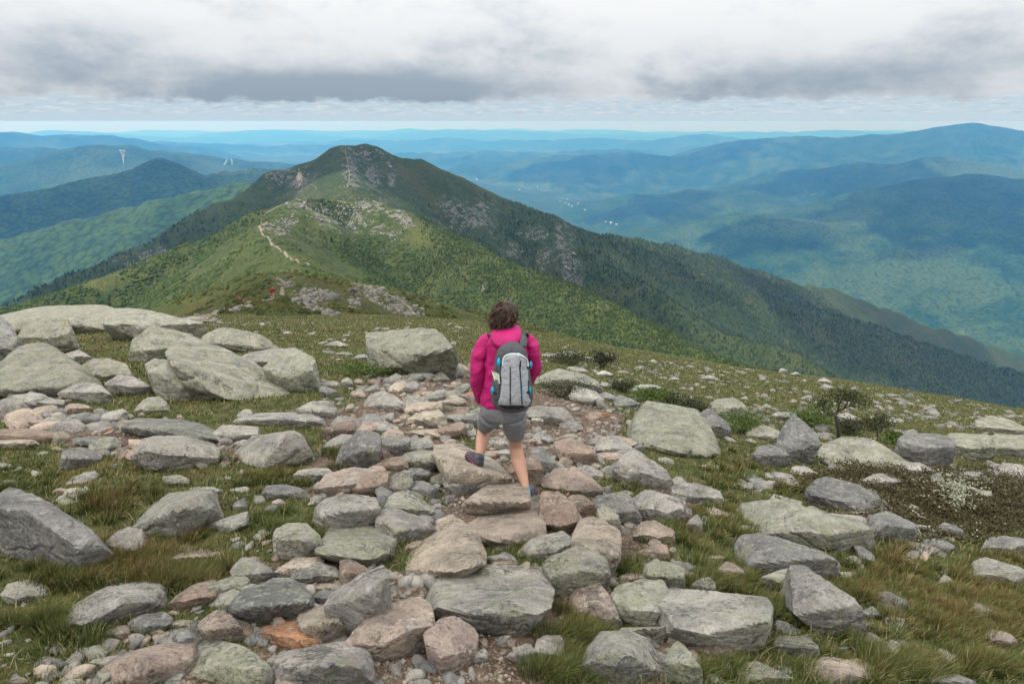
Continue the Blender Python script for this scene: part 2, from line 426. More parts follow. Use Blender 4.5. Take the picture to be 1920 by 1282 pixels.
# surface marks given as places on the slopes
ROCKS = {'ridge': [(565,385,28,10),(600,400,22,12),(640,395,45,15),(690,385,30,12),(720,376,45,7),(612,412,28,9),(655,422,34,9),(530,430,18,13),(540,416,20,8),(505,425,10,14),(748,402,22,8),(762,417,14,7),(712,432,13,7),(737,443,13,8),(470,400,18,5),(660,372,70,5),(905,540,12,6)],
 'knoll': [(700,546,32,14),(738,574,26,16),(772,590,26,11),(600,552,32,12),(572,562,32,9),(584,580,26,9),(622,590,22,8),(662,565,16,8),(540,532,16,6),(440,582,30,4)],
 'mountain': [(885,405,58,20),(842,396,12,16),(660,322,14,42),(1052,452,12,30),(1068,505,14,40),(1085,530,10,24),(530,320,16,8),(685,290,30,10),(735,330,8,22),(1000,440,22,9),(1022,482,12,14),(300,472,30,6),(560,338,26,16),(250,490,22,5),(520,335,22,10),(900,385,16,8),(960,470,18,8),(700,330,16,20)]}
PALE = {'mountain': [(562,335,6,14)],
 'hills': [(1530,398,3,2)],
 'valley': [(1068,383,5,1.5),(1090,392,3,1.2),(895,337,4,1),(975,356,2,1),(1145,418,7,1.2),(1275,458,5,1.2),(1305,463,6,1.2),(1325,468,4,1.2),(1332,478,1.5,3),(1635,577,6,1.5)]}
def marks(x, y, z, lst, soft=0.6):
    out = np.zeros(x.shape)
    hits = ray_hit([a[0] for a in lst], [a[1] for a in lst])
    for (px, py, wx, hy), P in zip(lst, hits):
        if np.isnan(P).any(): continue
        r = math.hypot(P[0], P[1]); c, s = P[1]/r, P[0]/r
        lat = ((x-P[0])*c - (y-P[1])*s)/(wx/FPX*r); ver = (z-P[2])/(hy/FPX*r*1.05); dep = ((x-P[0])*s+(y-P[1])*c)/(max(wx, 3*hy)/FPX*r*2.2)
        out = np.maximum(out, np.exp(-(lat**2+ver**2+dep**2)*soft))
    return out
# bare soil of the path and of scuffed places (pixel ellipse -> patch of ground)
DIRT = [(800,1245,330,60),(720,1120,80,50),(865,985,55,50),(870,925,40,40),(800,735,110,34),(790,790,70,55),(1105,800,60,48),(1050,845,60,40),(230,822,105,26),(60,772,75,24),(430,846,45,20),(1075,1110,45,60),(1030,1180,70,60),(700,830,60,80),(640,900,70,60),(980,850,70,70),(600,780,60,20),(1020,760,60,30),(570,1130,110,80),(330,1250,110,40),(1120,1000,90,60),(800,850,60,50),(1240,1230,60,50),(880,700,70,16),(1280,930,50,24)]
def dirt_at(x, y):
    px, py = to_px(np.stack([x, y, h_fast(x, y)], -1))
    d = np.zeros(x.shape); ok = (y > 0.5) & (np.hypot(x, y) < 40)
    for cx_, cy_, a, b_ in DIRT:
        d = np.maximum(d, np.where(ok, np.exp(-0.7*(((px-cx_)/a)**2+((py-cy_)/b_)**2)), 0))
    return d
VID = np.arange(na*nr).reshape(na, nr)
q = np.stack([VID[:, :-1], np.roll(VID, -1, 0)[:, :-1], np.roll(VID, -1, 0)[:, 1:], VID[:, 1:]], -1).reshape(-1, 4)
fw = np.stack([TW.ravel()[q[:, k]] for k in range(4)], 1)
fw = fw.max(1)
TV = np.stack([TX.ravel(), TY.ravel(), TZ.ravel()], -1)
TLAB = {'ground': 'stony brown and green alpine turf shoulder sloping away from the viewer', 'knoll': 'heathy brown green knoll just below the hiker with pale path',
 'ridge': 'sunlit green rounded ridge with grey outcrops and a pale trail', 'mountain': 'dark pointed mountain peak behind the green ridge with long forested spurs',
 'forested_hill': 'forested hill with a small pointed summit beyond the mountain', 'hills': 'blue hazy hills far away along the horizon', 'valley': 'wide forested valley floor far below'}
TOBJ = {}
for i, k in enumerate(KEYS):
    fq = q[fw == i]
    used = np.unique(fq); remap = np.full(na*nr, -1); remap[used] = np.arange(len(used))
    o = mesh_obj(k, TV[used], remap[fq][:, ::-1].copy(), TMAT[k])
    tag(o, TLAB[k], None, None, 'structure'); TOBJ[k] = o
    x, y, z = TV[used].T
    if k == 'ground': set_attr(o.data, 'dirt', dirt_at(x, y))
    if k in ROCKS: set_attr(o.data, 'rock', marks(x, y, z, ROCKS[k]))
    if k in PALE: set_attr(o.data, 'pale', marks(x, y, z, PALE[k], 0.9))

# ------------------------------------------------------------------ haze: one closed box of even air round the whole scene
def box(name, lo, hi, mat):
    v = [(x, y, z) for x in (lo[0], hi[0]) for y in (lo[1], hi[1]) for z in (lo[2], hi[2])]
    f = [(0, 1, 3, 2), (4, 6, 7, 5), (0, 4, 5, 1), (2, 3, 7, 6), (0, 2, 6, 4), (1, 5, 7, 3)]
    return mesh_obj(name, v, f, mat, smooth=False)
hm = bpy.data.materials.new('haze_air'); hm.use_nodes = True
hn = hm.node_tree.nodes; hn.remove(hn['Principled BSDF'])
pv = hn.new('ShaderNodeVolumePrincipled')
pv.inputs['Color'].default_value = (0.07, 0.36, 0.96, 1); pv.inputs['Density'].default_value = 0.86e-4; pv.inputs['Anisotropy'].default_value = 0.35
pv.inputs['Absorption Color'].default_value = (0.90, 0.79, 0.90, 1)
try: pv.inputs['Density Attribute'].default_value = ''; pv.inputs['Color Attribute'].default_value = ''; pv.inputs['Temperature Attribute'].default_value = ''
except Exception: pass
hm.node_tree.links.new(pv.outputs[0], hn['Material Output'].inputs['Volume'])
hz = box('haze', (-150000, -150000, TZ.min()-1.0), (150000, 150000, max(4.0, TZ.max()+2)), hm)
tag(hz, 'thin blue summer haze filling the air over the valleys', None, None, 'stuff')

# ------------------------------------------------------------------ cumulus overhead (out of the picture) that shade parts of the land
cm = bpy.data.materials.new('cloud_white'); cm.use_nodes = True
ct = NT(cm.node_tree); cn = cm.node_tree.nodes; cn.remove(cn['Principled BSDF'])
tr = ct.node('ShaderNodeBsdfTranslucent'); tr.inputs[0].default_value = (0.95, 0.96, 0.98, 1)
df = ct.node('ShaderNodeBsdfDiffuse'); df.inputs[0].default_value = (0.9, 0.91, 0.93, 1)
mx = ct.node('ShaderNodeMixShader'); mx.inputs[0].default_value = 0.25
ct.link(tr.outputs[0], mx.inputs[1]); ct.link(df.outputs[0], mx.inputs[2])
tp = ct.node('ShaderNodeBsdfTransparent'); mx2 = ct.node('ShaderNodeMixShader'); mx2.inputs[0].default_value = 0.42
ct.link(mx.outputs[0], mx2.inputs[1]); ct.link(tp.outputs[0], mx2.inputs[2])
ct.link(mx2.outputs[0], cn['Material Output'].inputs['Surface'])
def ico(n):
    bm = bmesh.new(); bmesh.ops.create_icosphere(bm, subdivisions=n, radius=1.0)
    v = np.array([w.co[:] for w in bm.verts]); f = np.array([[w.index for w in t.verts] for t in bm.faces]); bm.free()
    return v/np.linalg.norm(v, axis=1)[:, None], f
ICO = {n: ico(n) for n in (1, 2, 3, 4, 5, 6)}
CL = [  # (photo x, y of the shaded place, half width, half height, height of cloud base above the camera)
 (600,318,70,24,900),(780,350,110,40,900),(960,450,110,45,900),(1130,540,110,50,900),(420,400,130,40,900),(200,490,170,35,900),
 (655,290,90,26,900),(1010,490,150,60,900),(700,300,80,30,900),(1240,500,110,22,1000),(1560,590,120,16,1000),(1750,640,120,16,1000),(1850,690,120,16,1000),
 (1420,440,110,26,1700),(1500,455,60,22,1700),(1720,362,110,36,1800),(1800,350,90,30,1800),(1580,402,60,14,1800),(1600,318,100,16,2600),(1480,352,110,12,2300),(1250,372,70,10,2200),(1730,470,60,10,1600),(1160,400,60,8,2100),
 (150,360,160,24,2000),(330,330,60,16,2000),(60,400,100,18,2000),(1060,320,120,10,2800),(1300,300,120,8,3200)]
cv, cf, off = [], [], 0
hits = ray_hit([c[0] for c in CL], [c[1] for c in CL])
def add_cloud(P, rx, ry, zb, seed):
    global off
    v, f = ICO[4]
    t = (zb-P[2])/SUNV[2]; c = P+SUNV*t
    n = 1+0.75*fbm(v[:, 0]*1.9+seed, v[:, 1]*1.9, v[:, 2]*1.2, 4, seed)
    w = v*n[:, None]*np.array([rx, ry, 0.35*min(rx, ry)]); w[:, 2] = np.where(w[:, 2] < 0, w[:, 2]*0.35, w[:, 2])
    ppx, ppy = to_px(w+c)
    if c[1] > 0 and ((ppx > -30) & (ppx < 1950) & (ppy > -40) & (ppy < 1300)).any(): print('cloud in view', seed); return
    cv.append(w+c); cf.append(f+off); off += len(v)
for i, ((px, py, wx, hy, zb), P) in enumerate(zip(CL, hits)):
    if np.isnan(P).any(): continue
    e = ray_hit([px, px], [py-hy, py+hy]); r = math.hypot(P[0], P[1])
    rr_ = [math.hypot(a[0], a[1]) for a in e if not np.isnan(a).any() and 0.4 < math.hypot(a[0], a[1])/r < 2.0]
    ry = (max(rr_)-min(rr_))/2 if len(rr_) == 2 else wx/FPX*r
    rx = wx/FPX*r
    add_cloud(P, rx, min(max(ry, 0.5*rx), 2.2*rx), zb, i)
add_cloud(np.array([30., 20., -8.]), 185, 125, 700, 77)
add_cloud(np.array([160., 60., -30.]), 120, 110, 700, 78)
co = mesh_obj('clouds', np.concatenate(cv), np.concatenate(cf), cm)
tag(co, 'white cumulus clouds high overhead shading parts of the land', None, None, 'stuff')

# ------------------------------------------------------------------ rocks
def mat_rock():
    m, t, b = new_mat('lichened_granite', 0.88, 0.25)
    tcn = t.node('ShaderNodeTexCoord'); oi = t.node('ShaderNodeObjectInfo')
    rnd = t.x(oi.outputs['Random']); col = t.x(oi.outputs['Color']); lich = t.x(oi.outputs['Alpha'])
    p = t.vadd(t.x(tcn.outputs['Object']), t.comb(rnd*57.0, rnd*31.0, rnd*83.0))
    nb = t.noise(p, 2.6, 5.0, 0.6, 0.4); nm = t.noise(p, 11.0, 6.0, 0.65, 0.3); nf = t.noise(p, 60.0, 5.0, 0.7); ng = t.noise(p, 230.0, 3.0, 0.6)
    # foliation: thin streaks along a tilted plane
    st = t.noise(t.comb(t.sep(p)[0]*2.0+t.sep(p)[2]*1.2, t.sep(p)[1]*2.4, t.sep(p)[2]*15.0+t.sep(p)[0]*5.0), 2.0, 6.0, 0.6, 0.25)
    c = t.mix(nb.step(0.32, 0.68), t.mix(1.0, col, (0.70, 0.70, 0.71), 'MULTIPLY'), t.mix(1.0, col, (1.28, 1.25, 1.20), 'MULTIPLY'))
    c = t.mix(st.step(0.54, 0.66)*0.34, c, t.mix(1.0, col, (0.50, 0.50, 0.53), 'MULTIPLY'))
    c = t.mix(st.step(0.44, 0.34)*0.42, c, t.mix(1.0, col, (1.5, 1.45, 1.4), 'MULTIPLY'))
    # iron stain in places
    c = t.mix((t.noise(t.vadd(p, (7.0, 3.0, 1.0)), 3.6, 5.0, 0.65)).step(0.60, 0.72)*0.4, c, (0.37, 0.25, 0.18))
    # crustose lichen: pale grey, yellow-green and black patches with broken rims
    l1 = t.noise(t.vadd(p, (11.0, 5.0, 2.0)), 7.5, 7.0, 0.72, 0.3); l2 = t.noise(t.vadd(p, (3.0, 17.0, 9.0)), 17.0, 6.0, 0.7, 0.2); l3 = t.noise(t.vadd(p, (23.0, 1.0, 4.0)), 34.0, 8.0, 0.78)*0.6+t.noise(t.vadd(p, (2.0, 1.0, 44.0)), 4.0, 3.0, 0.55)*0.4
    c = t.mix((l2+lich*0.06).step(0.57, 0.62)*0.6, c, (0.46, 0.46, 0.42))
    c = t.mix((l1*0.75+l2*0.25+lich*0.155-0.075).step(0.535, 0.60)*0.55, c, (0.285, 0.295, 0.185))
    c = t.mix((l1*0.4+l2*0.6+lich*0.10-0.05).step(0.585, 0.63)*0.42, c, (0.37, 0.38, 0.21))
    c = t.mix((l3+lich*0.02).step(0.545, 0.595)*0.62, c, (0.055, 0.056, 0.055))
    c = t.mix(nf.step(0.53, 0.64)*0.6, c, t.mix(1.0, c, (0.42, 0.42, 0.44), 'MULTIPLY'))
    c = t.mix(nf.step(0.46, 0.34)*0.45, c, t.mix(1.0, c, (1.5, 1.5, 1.5), 'MULTIPLY'))
    sp = t.noise(t.vadd(p, (9.0, 2.0, 31.0)), 15.0, 9.0, 0.82)
    c = t.mix(sp.step(0.53, 0.60)*0.5, c, t.mix(1.0, c, (0.50, 0.50, 0.50), 'MULTIPLY'))
    c = t.mix(sp.step(0.46, 0.40)*0.45, c, t.mix(1.0, c, (1.38, 1.38, 1.36), 'MULTIPLY'))
    # hairline joints
    ck = t.voro(t.vadd(p, t.comb(nm*0.25, nb*0.3, nm*0.25)), 2.4, 'DISTANCE_TO_EDGE')
    crack = ck.step(0.016, 0.003)*nb.step(0.56, 0.66)
    c = t.mix(crack*0.75, c, (0.035, 0.033, 0.03))
    t.link(c, b.inputs['Base Color'])
    vf = t.voro(t.vadd(p, t.comb(nm*0.12, nb*0.12, nm*0.1)), 8.0)
    h = vf*0.9 + nm*1.1 + nf*0.6 + ng*0.16 + st*0.7 - crack*0.9
    t.link(t.bump(h, 1.0, 0.05), b.inputs['Normal'])
    return m
M_ROCK = mat_rock()
TINT = {'g': (0.340, 0.330, 0.305), 'd': (0.225, 0.225, 0.222), 'y': (0.330, 0.328, 0.285), 'p': (0.420, 0.345, 0.290), 'o': (0.390, 0.215, 0.125), 't': (0.430, 0.372, 0.305), 'b': (0.300, 0.230, 0.185)}
LICH = {'g': 0.50, 'd': 0.42, 'y': 0.95, 'p': 0.15, 'o': 0.0, 't': 0.12, 'b': 0.15}
WORD = {'g': 'grey', 'd': 'dark grey', 'y': 'lichen-mottled grey', 'p': 'pinkish', 'o': 'orange', 't': 'tan', 'b': 'brown'}
def hull_planes(pts):
    bm = bmesh.new(); vs_ = [bm.verts.new(tuple(p)) for p in pts]
    r = bmesh.ops.convex_hull(bm, input=vs_)
    N, H, A = [], [], []
    bm.normal_update()
    c = np.mean(pts, 0)
    for f in bm.faces:
        n = np.array(f.normal[:]); a = f.calc_area()
        if a < 1e-6 or not np.isfinite(n).all(): continue
        h = n @ (np.array(f.verts[0].co[:])-c)
        if h < 0: n, h = -n, -h
        N.append(n); H.append(max(h, 0.03)); A.append(a)
    bm.free()
    return c, np.array(N), np.array(H)
def rock_mesh(pts, seed, level=3, sharp=16.0, rough=1.0, smooth_n=0):
    """points -> rounded convex block with broken faces (verts, faces, centre)"""
    pts = np.asarray(pts, float); c0 = (pts.max(0)+pts.min(0))/2; ext = np.maximum((pts.max(0)-pts.min(0))/2, 1e-3)
    q_ = (pts-c0)/ext
    c, N, H = hull_planes(q_)
    v, f = ICO[level]
    dd = np.maximum(v @ N.T, 0)/H[None, :]
    mx_ = dd.max(1)
    r = 1.0/(mx_*((dd/mx_[:, None])**sharp).sum(1)**(1.0/sharp))
    w = v*r[:, None]+c
    rg = np.random.default_rng(seed)
    for _ in range(4):                                # a few broken corners
        n = rg.normal(size=3); n[2] = abs(n[2])*0.8; n /= np.linalg.norm(n)
        pr = (w-c) @ n; lim = pr.max()*rg.uniform(0.80, 0.96)
        over = np.maximum(pr-lim, 0); w = w - n[None, :]*(over*0.97)[:, None]
    E = np.concatenate([f[:, [0, 1]], f[:, [1, 2]], f[:, [2, 0]]])
    deg = np.bincount(E[:, 0], minlength=len(w)).astype(float)
    for _ in range(smooth_n):           # takes the saw-teeth of the sampling off the edges
        acc = np.stack([np.bincount(E[:, 0], weights=w[E[:, 1], k_], minlength=len(w)) for k_ in range(3)], -1)
        w = 0.45*w+0.55*acc/deg[:, None]
    s = w*1.0
    size = ext.mean()
    kx = ext/size
    n1 = fbm(s[:, 0]*1.3*kx[0]+seed*3.1, s[:, 1]*1.3*kx[1]+seed, s[:, 2]*1.3*kx[2], 3, seed % 97)
    n2 = fbm(s[:, 0]*4*kx[0]+seed*1.7, s[:, 1]*4*kx[1], s[:, 2]*4*kx[2]+seed, 3, seed % 89)
    led = s[:, 2]*4.2*kx[2]+s[:, 0]*rg.uniform(-1.2, 1.2)+n1*1.2
    led = np.abs((led % 1.0)-0.5)*2
    nrm = v
    disp = rough*(0.020*n1 + 0.026*(0.35-np.abs(n2))*1.6 - 0.034*sstep(0.72, 1.0, led)*(n1 > -0.15))
    w = w + nrm*disp[:, None]
    lo, hi = w.min(0), w.max(0)                       # refit to the measured size
    w = ((w-lo)/(hi-lo)*2-1)*1.11
    return w*ext+c0, f
SC = {'1': (0, 560, 3), '2': (640, 560, 3), '3': (1280, 560, 3), '4': (0, 855, 3), '5': (640, 855, 3), '6': (1280, 855, 3), '7': (600, 680, 6.4), '8': (1000, 600, 4), '9': (380, 480, 4), 'P': (0, 0, 1)}
